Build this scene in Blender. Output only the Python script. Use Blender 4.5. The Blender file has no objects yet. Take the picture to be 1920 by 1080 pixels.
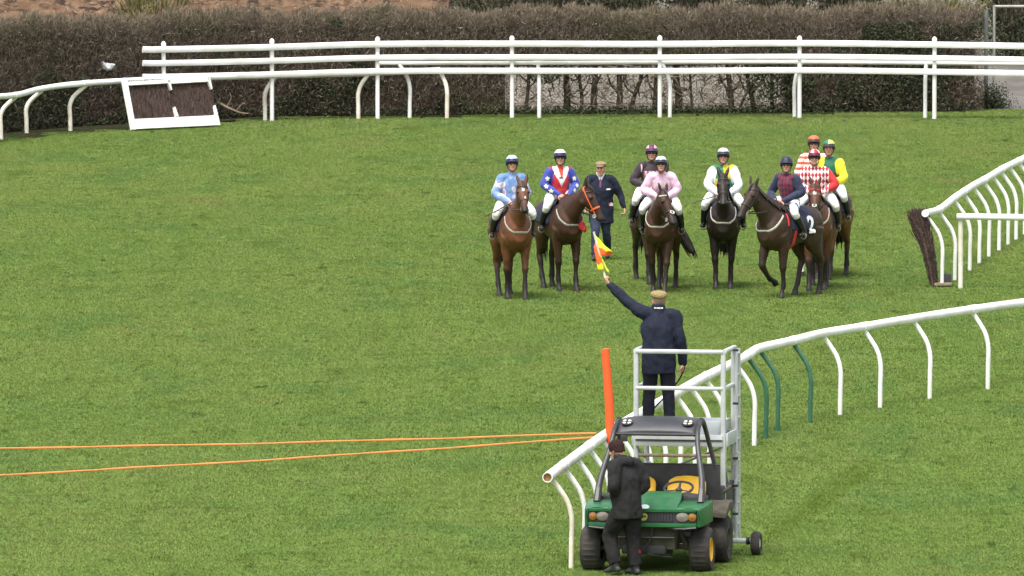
import bpy, bmesh, math, random
import numpy as np
from mathutils import Vector, Matrix, noise
from mathutils.bvhtree import BVHTree

random.seed(11)
rng = np.random.default_rng(11)
R = math.radians
sc = bpy.context.scene
col = sc.collection

# ------------------------------------------------------------------ camera, sky, sun, exposure
CAM_H, FPX, PITCH = 14.8, 24000.0, math.atan(1620 / 24000.0)
cam_data = bpy.data.cameras.new('camera')
cam = bpy.data.objects.new('camera', cam_data)
col.objects.link(cam)
cam.location = (0, 0, CAM_H)
cam.rotation_euler = (math.pi / 2 - PITCH, 0, 0)
cam_data.sensor_width = 36
cam_data.lens = 36 * FPX / 1920
cam_data.clip_start = 1
cam_data.clip_end = 6000
sc.camera = cam

SUN_EL, SUN_AZ = 64, -25          # high, soft, behind the camera's left shoulder
world = bpy.data.worlds.new('World')
sc.world = world
world.use_nodes = True
wn = world.node_tree
bg = wn.nodes['Background']
sky = wn.nodes.new('ShaderNodeTexSky')
sky.sky_type = 'NISHITA'
sky.sun_disc = False
sky.sun_elevation = R(SUN_EL)
sky.sun_rotation = R(180 - SUN_AZ)
sky.air_density = 1.6
sky.dust_density = 4.0
hs = wn.nodes.new('ShaderNodeHueSaturation')
hs.inputs['Saturation'].default_value = 0.32
wn.links.new(sky.outputs[0], hs.inputs['Color'])
wn.links.new(hs.outputs[0], bg.inputs['Color'])
bg.inputs['Strength'].default_value = 0.15
sl = bpy.data.lights.new('sun', 'SUN')
sl.energy = 1.5
sl.angle = R(24)
sl.color = (1.0, 0.96, 0.88)
sun = bpy.data.objects.new('sun', sl)
col.objects.link(sun)
_d = Vector((math.sin(R(SUN_AZ)) * math.cos(R(SUN_EL)), -math.cos(R(SUN_AZ)) * math.cos(R(SUN_EL)), math.sin(R(SUN_EL))))
sun.rotation_euler = _d.to_track_quat('Z', 'Y').to_euler()
sc.view_settings.view_transform = 'Standard'
sc.view_settings.look = 'None'
sc.view_settings.exposure = 1.04
sc.view_settings.gamma = 1

# ------------------------------------------------------------------ helpers
_fw = Vector((0, math.cos(PITCH), -math.sin(PITCH)))
_up = Vector((0, math.sin(PITCH), math.cos(PITCH)))
def G(px, py, z=0.0):
    """Point of the level ground (height z) seen at a place of the photograph."""
    d = _fw + Vector((1, 0, 0)) * ((px - 960) / FPX) + _up * ((540 - py) / FPX)
    t = (z - CAM_H) / d.z
    return Vector((d.x * t, d.y * t, z))

def lin(c):
    c = np.asarray(c, float) / 255.0
    return tuple(np.where(c <= 0.04045, c / 12.92, ((c + 0.055) / 1.055) ** 2.4))
def K(r, g, b):
    return lin((r, g, b))

def tag(o, label=None, cat=None, group=None, kind=None):
    if label: o['label'] = label
    if cat: o['category'] = cat
    if group: o['group'] = group
    if kind: o['kind'] = kind
    return o

def thing(name, label, cat, loc=(0, 0, 0), rz=0.0, group=None, scale=1.0):
    o = bpy.data.objects.new(name, None)
    o.empty_display_size = 0.2
    col.objects.link(o)
    o.location = loc
    o.rotation_euler = (0, 0, rz)
    o.scale = (scale,) * 3
    return tag(o, label, cat, group)

def link(name, me, mat=None, parent=None, smooth=True):
    o = bpy.data.objects.new(name, me)
    col.objects.link(o)
    if mat is not None and len(me.materials) == 0:
        me.materials.append(mat)
    if parent is not None:
        o.parent = parent
    if smooth and len(me.polygons):
        me.polygons.foreach_set('use_smooth', [True] * len(me.polygons))
    return o

class MB:
    def __init__(self):
        self.v, self.f = [], []
    def add(self, vs, fs):
        b = len(self.v)
        self.v.extend([tuple(p) for p in vs])
        self.f.extend([tuple(i + b for i in f) for f in fs])
        return self
    def box(self, c, s, M=None, taper=1.0):
        x, y, z = s[0] / 2, s[1] / 2, s[2] / 2
        vs = [Vector((sx * x * (taper if sz > 0 else 1), sy * y * (taper if sz > 0 else 1), sz * z)) for sz in (-1, 1) for sy in (-1, 1) for sx in (-1, 1)]
        if M is not None: vs = [M @ p for p in vs]
        vs = [p + Vector(c) for p in vs]
        return self.add(vs, [(0, 2, 3, 1), (4, 5, 7, 6), (0, 1, 5, 4), (2, 6, 7, 3), (0, 4, 6, 2), (1, 3, 7, 5)])
    def rings(self, rings, cap=True):
        n = len(rings[0]); vs = []; fs = []
        for r in rings: vs.extend(r)
        for i in range(len(rings) - 1):
            for j in range(n):
                a, b = i * n + j, i * n + (j + 1) % n
                fs.append((a, b, b + n, a + n))
        if cap:
            c0 = sum((Vector(p) for p in rings[0]), Vector()) / n
            c1 = sum((Vector(p) for p in rings[-1]), Vector()) / n
            vs.append(c0); vs.append(c1)
            k = len(vs); m = (len(rings) - 1) * n
            for j in range(n):
                fs.append((k - 2, (j + 1) % n, j))
                fs.append((k - 1, m + j, m + (j + 1) % n))
        return self.add(vs, fs)
    def loft(self, st, n=16, cap=True, power=2.0):
        rs = []
        for c, a, b in st:
            c, a, b = Vector(c), Vector(a), Vector(b)
            ring = []
            for j in range(n):
                t = 2 * math.pi * j / n
                ct, s_ = math.cos(t), math.sin(t)
                e = 2.0 / power
                ring.append(c + a * (math.copysign(abs(ct) ** e, ct)) + b * (math.copysign(abs(s_) ** e, s_)))
            rs.append(ring)
        return self.rings(rs, cap)
    def tube(self, pts, r, n=8, ref=None, k=0, rounded=False, cap=True, power=2.0):
        """Tube through pts; r is a number or one entry per point, each a number or (along ref, across)."""
        P = np.array([tuple(p) for p in pts], float)
        if np.isscalar(r): r = [r] * len(P)
        RR = np.array([(q, q) if np.isscalar(q) else tuple(q) for q in r], float)
        A = np.hstack([P, RR])
        if k: A = catmull(A, k)
        P, RR = A[:, :3], A[:, 3:]
        N = len(P)
        T = np.gradient(P, axis=0) if N > 2 else np.array([P[1] - P[0]] * 2)
        st = []
        u = None
        for i in range(N):
            t = Vector(T[i])
            if t.length < 1e-9: t = Vector((0, 0, 1))
            t.normalize()
            if ref is not None:
                a = Vector(ref) - t * Vector(ref).dot(t)
            elif u is None:
                h = Vector((0, 0, 1)) if abs(t.z) < 0.9 else Vector((1, 0, 0))
                a = h - t * h.dot(t)
            else:
                a = u - t * u.dot(t)
            a.normalize(); u = a
            b = t.cross(a)
            st.append((Vector(P[i]), a * RR[i, 0], b * RR[i, 1], t))
        if rounded:
            c, a, b, t = st[0]; m = min(a.length, b.length)
            pre = [(c - t * m * 0.9, a * 0.35, b * 0.35, t), (c - t * m * 0.55, a * 0.8, b * 0.8, t)]
            c, a, b, t = st[-1]; m = min(a.length, b.length)
            post = [(c + t * m * 0.55, a * 0.8, b * 0.8, t), (c + t * m * 0.9, a * 0.35, b * 0.35, t)]
            st = pre + st + post
        return self.loft([s[:3] for s in st], n, cap, power)
    def ellipsoid(self, c, rad, M=None, n=14, m=9):
        rings = []
        for i in range(1, m):
            ph = math.pi * i / m
            ring = []
            for j in range(n):
                th = 2 * math.pi * j / n
                p = Vector((rad[0] * math.sin(ph) * math.cos(th), rad[1] * math.sin(ph) * math.sin(th), -rad[2] * math.cos(ph)))
                ring.append((M @ p if M is not None else p) + Vector(c))
            rings.append(ring)
        return self.rings(rings)
    def lathe(self, prof, c, axis='Z', n=24, M=None):
        rings = []
        for rr, h in prof:
            ring = []
            for j in range(n):
                t = 2 * math.pi * j / n
                p = Vector((rr * math.cos(t), rr * math.sin(t), h))
                if axis == 'X': p = Vector((h, p.x, p.y))
                if axis == 'Y': p = Vector((p.y, h, p.x))
                if M is not None: p = M @ p
                ring.append(p + Vector(c))
            rings.append(ring)
        return self.rings(rings, cap=True)
    def mesh(self, name='m'):
        me = bpy.data.meshes.new(name)
        me.from_pydata(self.v, [], self.f)
        bm = bmesh.new(); bm.from_mesh(me)
        bmesh.ops.recalc_face_normals(bm, faces=bm.faces)
        bm.to_mesh(me); bm.free()
        return me
    def build(self, name, mat, parent=None, smooth=True, bevel=0.0):
        me = self.mesh(name)
        if bevel:
            bm = bmesh.new(); bm.from_mesh(me)
            bmesh.ops.bevel(bm, geom=list(bm.edges), offset=bevel, segments=2, affect='EDGES', profile=0.6)
            bm.to_mesh(me); bm.free()
        o = link(name, me, mat, parent, smooth)
        if smooth:
            try: me.set_sharp_from_angle(angle=R(42))
            except Exception: pass
        return o

def catmull(A, k):
    A = np.asarray(A, float)
    if len(A) < 3:
        t = np.linspace(0, 1, k + 1)[:, None]
        return A[0] * (1 - t) + A[-1] * t
    Q = np.vstack([2 * A[0] - A[1], A, 2 * A[-1] - A[-2]])
    out = []
    for i in range(1, len(Q) - 2):
        p0, p1, p2, p3 = Q[i - 1], Q[i], Q[i + 1], Q[i + 2]
        for j in range(k):
            t = j / k
            out.append(0.5 * (2 * p1 + (p2 - p0) * t + (2 * p0 - 5 * p1 + 4 * p2 - p3) * t * t + (3 * p1 - p0 - 3 * p2 + p3) * t ** 3))
    out.append(A[-1])
    return np.array(out)

def remesh(mb, voxel, iters=5, factor=0.5):
    """One continuous skin over all the overlapping pieces in mb."""
    me = mb.mesh('tmp')
    o = bpy.data.objects.new('tmp', me); col.objects.link(o)
    m = o.modifiers.new('r', 'REMESH'); m.mode = 'VOXEL'; m.voxel_size = voxel; m.use_smooth_shade = True
    if iters:
        s = o.modifiers.new('s', 'SMOOTH'); s.factor = factor; s.iterations = iters
    dg = bpy.context.evaluated_depsgraph_get()
    out = bpy.data.meshes.new_from_object(o.evaluated_get(dg))
    bpy.data.objects.remove(o); bpy.data.meshes.remove(me)
    return out

def coords(me):
    a = np.empty(len(me.vertices) * 3); me.vertices.foreach_get('co', a); return a.reshape(-1, 3)
def centers(me):
    a = np.empty(len(me.polygons) * 3); me.polygons.foreach_get('center', a); return a.reshape(-1, 3)
def paint(me, cols, domain):
    at = me.attributes.new('col', 'FLOAT_COLOR', domain)
    c4 = np.ones((len(cols), 4)); c4[:, :3] = cols
    at.data.foreach_set('color', c4.ravel())
def wrinkle(me, amp, scale=9.0, stretch=(1, 1, 0.45), seed=0.0):
    co = coords(me); nr = np.empty(len(co) * 3); me.vertices.foreach_get('normal', nr); nr = nr.reshape(-1, 3)
    d = np.array([noise.noise(Vector((p[0] * scale * stretch[0] + seed, p[1] * scale * stretch[1], p[2] * scale * stretch[2]))) +
                  0.5 * noise.noise(Vector((p[0] * scale * 2.3 + seed, p[1] * scale * 2.3, p[2] * scale * 1.6))) for p in co])
    co += nr * (d * amp)[:, None]
    me.vertices.foreach_set('co', co.ravel()); me.update()
def smin(a, lo, hi):
    return np.clip((a - lo) / (hi - lo), 0, 1)

# ------------------------------------------------------------------ materials
def pmat(name, c1, c2=None, rough=0.6, scale=20, bump=0.0, bscale=80, metal=0.0, spec=0.5, coat=0.0, detail=4):
    m = bpy.data.materials.new(name); m.use_nodes = True
    nt = m.node_tree; b = nt.nodes['Principled BSDF']
    b.inputs['Roughness'].default_value = rough
    b.inputs['Metallic'].default_value = metal
    b.inputs['Specular IOR Level'].default_value = spec
    b.inputs['Coat Weight'].default_value = coat
    b.inputs['Base Color'].default_value = (*c1, 1)
    tc = nt.nodes.new('ShaderNodeTexCoord')
    if c2 is not None:
        nz = nt.nodes.new('ShaderNodeTexNoise'); nz.inputs['Scale'].default_value = scale; nz.inputs['Detail'].default_value = detail
        rp = nt.nodes.new('ShaderNodeValToRGB')
        rp.color_ramp.elements[0].position = 0.35; rp.color_ramp.elements[0].color = (*c1, 1)
        rp.color_ramp.elements[1].position = 0.66; rp.color_ramp.elements[1].color = (*c2, 1)
        nt.links.new(tc.outputs['Object'], nz.inputs['Vector'])
        nt.links.new(nz.outputs['Fac'], rp.inputs['Fac'])
        nt.links.new(rp.outputs['Color'], b.inputs['Base Color'])
    if bump:
        n2 = nt.nodes.new('ShaderNodeTexNoise'); n2.inputs['Scale'].default_value = bscale; n2.inputs['Detail'].default_value = 3
        bp = nt.nodes.new('ShaderNodeBump'); bp.inputs['Strength'].default_value = bump; bp.inputs['Distance'].default_value = 0.02
        nt.links.new(tc.outputs['Object'], n2.inputs['Vector'])
        nt.links.new(n2.outputs['Fac'], bp.inputs['Height'])
        nt.links.new(bp.outputs['Normal'], b.inputs['Normal'])
    return m

def amat(name, rough=0.7, spec=0.3, bump=0.0, bscale=60, var=0.12, vscale=25, sheen=0.0):
    """Material whose colour is the pattern stored on the mesh."""
    m = bpy.data.materials.new(name); m.use_nodes = True
    nt = m.node_tree; b = nt.nodes['Principled BSDF']
    b.inputs['Roughness'].default_value = rough
    b.inputs['Specular IOR Level'].default_value = spec
    b.inputs['Sheen Weight'].default_value = sheen
    at = nt.nodes.new('ShaderNodeAttribute'); at.attribute_name = 'col'
    tc = nt.nodes.new('ShaderNodeTexCoord')
    nz = nt.nodes.new('ShaderNodeTexNoise'); nz.inputs['Scale'].default_value = vscale; nz.inputs['Detail'].default_value = 4
    mr = nt.nodes.new('ShaderNodeMapRange')
    mr.inputs['From Min'].default_value = 0.3; mr.inputs['From Max'].default_value = 0.7
    mr.inputs['To Min'].default_value = 1 - var; mr.inputs['To Max'].default_value = 1 + var
    mx = nt.nodes.new('ShaderNodeVectorMath'); mx.operation = 'SCALE'
    nt.links.new(tc.outputs['Object'], nz.inputs['Vector'])
    nt.links.new(nz.outputs['Fac'], mr.inputs['Value'])
    nt.links.new(at.outputs['Color'], mx.inputs[0])
    nt.links.new(mr.outputs['Result'], mx.inputs['Scale'])
    nt.links.new(mx.outputs['Vector'], b.inputs['Base Color'])
    if bump:
        n2 = nt.nodes.new('ShaderNodeTexNoise'); n2.inputs['Scale'].default_value = bscale; n2.inputs['Detail'].default_value = 3
        bp = nt.nodes.new('ShaderNodeBump'); bp.inputs['Strength'].default_value = bump; bp.inputs['Distance'].default_value = 0.02
        nt.links.new(tc.outputs['Object'], n2.inputs['Vector'])
        nt.links.new(n2.outputs['Fac'], bp.inputs['Height'])
        nt.links.new(bp.outputs['Normal'], b.inputs['Normal'])
    return m

def posmat(name, layers, rough=0.8, bump=0.0, bscale=30, spec=0.0):
    """Ground-like material: first colour, then (colour, scale xyz, ramp lo, ramp hi) layers mixed by world-position noise."""
    m = bpy.data.materials.new(name); m.use_nodes = True
    nt = m.node_tree; b = nt.nodes['Principled BSDF']
    b.inputs['Roughness'].default_value = rough; b.inputs['Specular IOR Level'].default_value = spec
    ge = nt.nodes.new('ShaderNodeNewGeometry')
    cur = None
    for i, L in enumerate(layers):
        if i == 0:
            rgb = nt.nodes.new('ShaderNodeRGB'); rgb.outputs[0].default_value = (*L, 1); cur = rgb.outputs[0]; continue
        c, s, lo, hi = L
        mp = nt.nodes.new('ShaderNodeMapping'); mp.inputs['Scale'].default_value = s; mp.inputs['Location'].default_value = (i * 7.3, i * 3.1, i)
        nz = nt.nodes.new('ShaderNodeTexNoise'); nz.inputs['Scale'].default_value = 1.0; nz.inputs['Detail'].default_value = 3
        mr = nt.nodes.new('ShaderNodeMapRange'); mr.inputs['From Min'].default_value = lo; mr.inputs['From Max'].default_value = hi
        mx = nt.nodes.new('ShaderNodeMix'); mx.data_type = 'RGBA'
        nt.links.new(ge.outputs['Position'], mp.inputs['Vector']); nt.links.new(mp.outputs[0], nz.inputs['Vector'])
        nt.links.new(nz.outputs['Fac'], mr.inputs['Value']); nt.links.new(mr.outputs['Result'], mx.inputs['Factor'])
        nt.links.new(cur, mx.inputs['A']); mx.inputs['B'].default_value = (*c, 1)
        cur = mx.outputs['Result']
    nt.links.new(cur, b.inputs['Base Color'])
    if bump:
        n2 = nt.nodes.new('ShaderNodeTexNoise'); n2.inputs['Scale'].default_value = bscale; n2.inputs['Detail'].default_value = 4
        bp = nt.nodes.new('ShaderNodeBump'); bp.inputs['Strength'].default_value = bump; bp.inputs['Distance'].default_value = 0.05
        nt.links.new(ge.outputs['Position'], n2.inputs['Vector']); nt.links.new(n2.outputs['Fac'], bp.inputs['Height'])
        nt.links.new(bp.outputs['Normal'], b.inputs['Normal'])
    return m

GRASS_LAYERS = [
    (0.139, 0.212, 0.048),
    ((0.166, 0.226, 0.056), (0.16, 0.05, 1), 0.40, 0.62),
    ((0.116, 0.192, 0.050), (0.55, 0.20, 1), 0.50, 0.66),
    ((0.182, 0.240, 0.068), (1.9, 0.7, 1), 0.50, 0.74),
    ((0.112, 0.166, 0.036), (1.3, 0.42, 1), 0.57, 0.71),
    ((0.064, 0.104, 0.022), (3.6, 0.9, 1), 0.622, 0.72),
    ((0.194, 0.196, 0.066), (0.42, 0.20, 1), 0.62, 0.82),
]
def soften_blades(m, tracks):
    """Young grass scatters light through and along the blades: shade it mostly as a sward. Also wheel tracks pressed in the turf."""
    nt = m.node_tree; b = nt.nodes['Principled BSDF']
    ge = nt.nodes.new('ShaderNodeNewGeometry')
    sc_ = nt.nodes.new('ShaderNodeVectorMath'); sc_.operation = 'SCALE'; sc_.inputs['Scale'].default_value = 0.15
    ad = nt.nodes.new('ShaderNodeVectorMath'); ad.operation = 'ADD'; ad.inputs[1].default_value = (0, 0, 0.8)
    no = nt.nodes.new('ShaderNodeVectorMath'); no.operation = 'NORMALIZE'
    nt.links.new(ge.outputs['Normal'], sc_.inputs[0]); nt.links.new(sc_.outputs[0], ad.inputs[0]); nt.links.new(ad.outputs[0], no.inputs[0])
    nt.links.new(no.outputs[0], b.inputs['Normal'])
    cur = b.inputs['Base Color'].links[0].from_socket
    def math_(op, x, y=None, clamp=False):
        n = nt.nodes.new('ShaderNodeMath'); n.operation = op; n.use_clamp = clamp
        for i, v in enumerate((x, y)):
            if v is None: continue
            if isinstance(v, (int, float)): n.inputs[i].default_value = v
            else: nt.links.new(v, n.inputs[i])
        return n.outputs[0]
    nz = nt.nodes.new('ShaderNodeTexNoise'); nz.inputs['Scale'].default_value = 0.9; nz.inputs['Detail'].default_value = 3
    nt.links.new(ge.outputs['Position'], nz.inputs['Vector'])
    for A, B, width, colr in tracks:
        d = (B - A); L = d.length; d = d / L; n_ = Vector((-d.y, d.x, 0))
        sub = nt.nodes.new('ShaderNodeVectorMath'); sub.operation = 'SUBTRACT'; sub.inputs[1].default_value = A
        nt.links.new(ge.outputs['Position'], sub.inputs[0])
        def dot(v):
            q = nt.nodes.new('ShaderNodeVectorMath'); q.operation = 'DOT_PRODUCT'; q.inputs[1].default_value = v
            nt.links.new(sub.outputs[0], q.inputs[0]); return q.outputs['Value']
        across = math_('ABSOLUTE', dot(n_)); along = dot(d)
        wob = math_('MULTIPLY', math_('SUBTRACT', nz.outputs['Fac'], 0.5), width * 2.2)
        k = math_('SUBTRACT', 1.0, math_('DIVIDE', math_('ADD', across, wob), width), True)
        mid = math_('SUBTRACT', 1.0, math_('POWER', math_('ABSOLUTE', math_('DIVIDE', math_('SUBTRACT', along, L / 2), L / 2)), 3.0), True)
        k = math_('MULTIPLY', math_('MULTIPLY', k, mid), math_('MULTIPLY', nz.outputs['Fac'], 1.7), True)
        mx = nt.nodes.new('ShaderNodeMix'); mx.data_type = 'RGBA'; mx.inputs['B'].default_value = (*colr, 1)
        nt.links.new(k, mx.inputs['Factor']); nt.links.new(cur, mx.inputs['A']); cur = mx.outputs['Result']
    nt.links.new(cur, b.inputs['Base Color'])
M = {}
M['blade'] = posmat('grass_blades', GRASS_LAYERS, rough=0.9, spec=0.04)
soften_blades(M['blade'], [(G(1390, 1050), G(1640, 850), .26, (.092, .140, .020)), (G(1480, 1000), G(1660, 860), .16, (.092, .145, .02))])
M['shaded_turf'] = posmat('shaded_turf_base', [(0.092, 0.146, 0.034), ((0.078, 0.124, 0.029), (3, 1, 1), 0.45, 0.65)], rough=0.95, bump=0.6, bscale=12)  # grass green darkened so the colour carries the blades' own shade
M['field'] = posmat('rough_ground', [(0.135, 0.115, 0.095), ((0.06, 0.055, 0.040), (3, 0.8, 1), 0.42, 0.6), ((0.27, 0.235, 0.2), (13, 3, 1), 0.54, 0.66)], rough=0.95, bump=0.8, bscale=6)
M['bank'] = posmat('leaf_litter_bank', [(0.115, 0.070, 0.044), ((0.165, 0.106, 0.068), (2.2, 1.2, 2), 0.42, 0.62), ((0.042, 0.031, 0.024), (3.5, 1.6, 3), 0.48, 0.64), ((0.2, 0.15, 0.115), (9, 4, 9), 0.58, 0.72)], rough=0.95, bump=1.0, bscale=14)
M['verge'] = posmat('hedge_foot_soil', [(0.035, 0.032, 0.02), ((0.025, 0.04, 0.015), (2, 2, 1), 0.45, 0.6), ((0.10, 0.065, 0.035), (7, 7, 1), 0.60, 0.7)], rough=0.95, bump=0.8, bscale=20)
M['path'] = posmat('grey_path', [(0.15, 0.14, 0.13), ((0.11, 0.10, 0.09), (1, 0.3, 1), 0.4, 0.6)], rough=0.95, bump=0.3)
M['white'] = pmat('white_rail_plastic', (0.80, 0.80, 0.78), (0.66, 0.65, 0.60), rough=0.6, scale=2.2, detail=8, spec=0.3)
M['white_worn'] = pmat('weathered_white_paint', (0.76, 0.73, 0.64), (0.58, 0.52, 0.40), rough=0.6, scale=4, detail=8, bump=0.1)
M['tan_inside'] = pmat('stained_pipe_inside', (0.50, 0.33, 0.16), (0.36, 0.22, 0.10), rough=0.8)
M['green_post'] = pmat('green_painted_post', (0.022, 0.095, 0.050), (0.035, 0.12, 0.065), rough=0.5, scale=6)
M['twig'] = posmat('hedge_twigs', [(0.150, 0.121, 0.092), ((0.200, 0.166, 0.128), (14, 14, 14), 0.45, 0.65), ((0.090, 0.072, 0.054), (3, 3, 3), 0.54, 0.72), ((0.135, 0.130, 0.075), (0.5, 0.5, 0.9), 0.55, 0.72)], rough=0.9)
M['twig_tip'] = posmat('hedge_tips', [(0.185, 0.145, 0.105), ((0.15, 0.125, 0.09), (6, 6, 6), 0.4, 0.6)], rough=0.9)
M['blocking_core'] = posmat('hedge_blocking_core', [(0.075, 0.058, 0.046), ((0.045, 0.038, 0.028), (4, 4, 4), 0.4, 0.6)], rough=1.0)
M['ivy'] = posmat('ivy_leaves', [(0.042, 0.055, 0.026), ((0.062, 0.078, 0.036), (6, 6, 6), 0.5, 0.65), ((0.030, 0.038, 0.020), (2, 2, 2), 0.45, 0.65)], rough=0.75, spec=0.2)
M['olive'] = posmat('olive_twigs', [(0.12, 0.115, 0.05), ((0.2, 0.18, 0.08), (5, 5, 5), 0.5, 0.65)], rough=0.9)
M['bark'] = posmat('hedge_bark', [(0.085, 0.068, 0.05), ((0.045, 0.037, 0.028), (9, 9, 3), 0.45, 0.65), ((0.06, 0.075, 0.035), (4, 4, 2), 0.55, 0.7)], rough=0.95, bump=0.6, bscale=40)
M['wire'] = pmat('galvanised_wire', (0.36, 0.34, 0.31), (0.28, 0.26, 0.24), rough=0.6, metal=0.1, scale=5)
M['gatepaint'] = pmat('faded_green_gate', (0.10, 0.13, 0.115), (0.15, 0.17, 0.15), rough=0.6, scale=4)
M['brush'] = pmat('birch_brush', (0.050, 0.030, 0.026), (0.095, 0.062, 0.050), rough=0.95, scale=30, bump=0.8, bscale=60)
M['rope'] = pmat('orange_elastic_tape', (0.72, 0.24, 0.05), (0.60, 0.20, 0.06), rough=0.6, scale=2)
M['foam'] = pmat('orange_foam_sleeve', (0.85, 0.105, 0.018), (0.78, 0.085, 0.015), rough=0.55, scale=5, bump=0.05)
M['rag'] = pmat('pale_scrap', (0.55, 0.57, 0.58), (0.35, 0.36, 0.36), rough=0.7, scale=18)
M['deadwood'] = pmat('dead_branch', (0.30, 0.24, 0.17), (0.2, 0.15, 0.10), rough=0.9, scale=12)
M['dark_rubber'] = pmat('dark_rubber_block', (0.03, 0.032, 0.036), (0.05, 0.05, 0.055), rough=0.8, scale=9)

# ------------------------------------------------------------------ ground
def sheet(name, quad, z, mat, kind='structure', nx=1, ny=1, relief=None):
    (a, b, c, d) = [Vector((p[0], p[1], 0)) for p in quad]
    vs, fs = [], []
    for j in range(ny + 1):
        for i in range(nx + 1):
            u, v = i / nx, j / ny
            p = (a * (1 - u) + b * u) * (1 - v) + (d * (1 - u) + c * u) * v
            vs.append((p.x, p.y, z + (relief(p.x, p.y) if relief else 0)))
    for j in range(ny):
        for i in range(nx):
            k = j * (nx + 1) + i
            fs.append((k, k + 1, k + nx + 2, k + nx + 1))
    o = MB().add(vs, fs).build(name, mat, None, smooth=True)
    return tag(o, kind=kind)

sheet('ground', [(-2500, -500), (2500, -500), (2500, 4500), (-2500, 4500)], -0.02, M['field'])
sheet('turf', [(-60, 90), (60, 90), (60, 278.5), (-60, 262)], 0.0, M['shaded_turf'])

def grass():
    tiles = bpy.data.collections.new('grass_tiles')      # sources only, never linked to the scene
    n_var, n_blade = 6, 2600
    for t in range(n_var):
        r = np.random.default_rng(100 + t)
        n = n_blade
        x = r.uniform(-0.54, 0.54, n); y = r.uniform(-0.54, 0.54, n)
        clump = np.array([noise.noise(Vector((a * 4 + t * 9, b * 4, t))) for a, b in zip(x, y)])
        h = r.uniform(0.013, 0.026, n) * (1 + 0.6 * clump) * np.where(r.random(n) < 0.03, 1.5, 1)
        an = r.uniform(0, 2 * np.pi, n); w = r.uniform(0.0035, 0.0065, n)
        le = r.uniform(0.3, 1.5, n) * h; la = r.uniform(0, 2 * np.pi, n)
        v = np.empty((n, 3, 3))
        v[:, 0] = np.stack([x - w * np.cos(an), y - w * np.sin(an), -0.004 * np.ones(n)], 1)
        v[:, 1] = np.stack([x + w * np.cos(an), y + w * np.sin(an), -0.004 * np.ones(n)], 1)
        v[:, 2] = np.stack([x + le * np.cos(la), y + le * np.sin(la), h], 1)
        me = bpy.data.meshes.new('grass_tile')
        me.from_pydata(v.reshape(-1, 3).tolist(), [], np.arange(n * 3).reshape(-1, 3).tolist())
        me.materials.append(M['blade'])
        tiles.objects.link(bpy.data.objects.new('grass_tile', me))
    pts = []
    y = 140.0
    while y < 278:
        half = 0.042 * y + 6.0
        x = -half
        while x < half:
            lim = EDGE_Y(x) + 0.1
            if y < lim: pts.append((x + random.uniform(-.1, .1), y + random.uniform(-.1, .1), 0))
            x += 1.0
        y += 1.0
    me = bpy.data.meshes.new('grass'); me.from_pydata(pts, [], [])
    me.materials.append(M['blade'])
    o = bpy.data.objects.new('grass', me); col.objects.link(o)
    tag(o, 'short mown green racecourse grass', 'grass', kind='stuff')
    ng = bpy.data.node_groups.new('grass_spread', 'GeometryNodeTree')
    ng.interface.new_socket('Geometry', in_out='INPUT', socket_type='NodeSocketGeometry')
    ng.interface.new_socket('Geometry', in_out='OUTPUT', socket_type='NodeSocketGeometry')
    N = ng.nodes.new
    gi, go = N('NodeGroupInput'), N('NodeGroupOutput')
    ci = N('GeometryNodeCollectionInfo'); ci.inputs['Collection'].default_value = tiles
    ci.inputs['Separate Children'].default_value = True; ci.inputs['Reset Children'].default_value = True
    ip = N('GeometryNodeInstanceOnPoints'); ip.inputs['Pick Instance'].default_value = True
    rv = N('FunctionNodeRandomValue'); rv.data_type = 'INT'
    rv.inputs['Min'].default_value = 0; rv.inputs['Max'].default_value = n_var - 1
    rr = N('FunctionNodeRandomValue'); rr.data_type = 'INT'; rr.inputs['Min'].default_value = 0; rr.inputs['Max'].default_value = 3; rr.inputs['Seed'].default_value = 5
    ml = N('ShaderNodeMath'); ml.operation = 'MULTIPLY'; ml.inputs[1].default_value = math.pi / 2
    cx = N('ShaderNodeCombineXYZ')
    ng.links.new(gi.outputs[0], ip.inputs['Points']); ng.links.new(ci.outputs[0], ip.inputs['Instance'])
    ng.links.new([s for s in rv.outputs if s.type == 'INT'][0], ip.inputs['Instance Index'])
    ng.links.new([s for s in rr.outputs if s.type == 'INT'][0], ml.inputs[0]); ng.links.new(ml.outputs[0], cx.inputs['Z'])
    ng.links.new(cx.outputs[0], ip.inputs['Rotation'])
    ng.links.new(ip.outputs[0], go.inputs[0])
    md = o.modifiers.new('spread', 'NODES'); md.node_group = ng

# hedge front line on the ground
HEDGE_PX = [(-300, 286), (-90, 261), (0, 250), (110, 240), (250, 232), (480, 220), (900, 216), (1480, 212), (1845, 208)]
EDGE_PX = [(-300, 306), (-90, 281), (0, 266), (110, 253), (250, 242), (480, 223), (900, 218), (1480, 214), (1845, 209)]
HEDGE = [G(*p) for p in HEDGE_PX]
EDGE = [G(*p) for p in EDGE_PX]
def line_y(L, x):
    if x <= L[0].x: return L[0].y
    for a, b in zip(L, L[1:]):
        if a.x <= x <= b.x:
            return a.y + (b.y - a.y) * (x - a.x) / (b.x - a.x)
    return L[-1].y + 0.2
def HEDGE_Y(x): return line_y(HEDGE, x)
def EDGE_Y(x): return line_y(EDGE, x)
grass()

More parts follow.
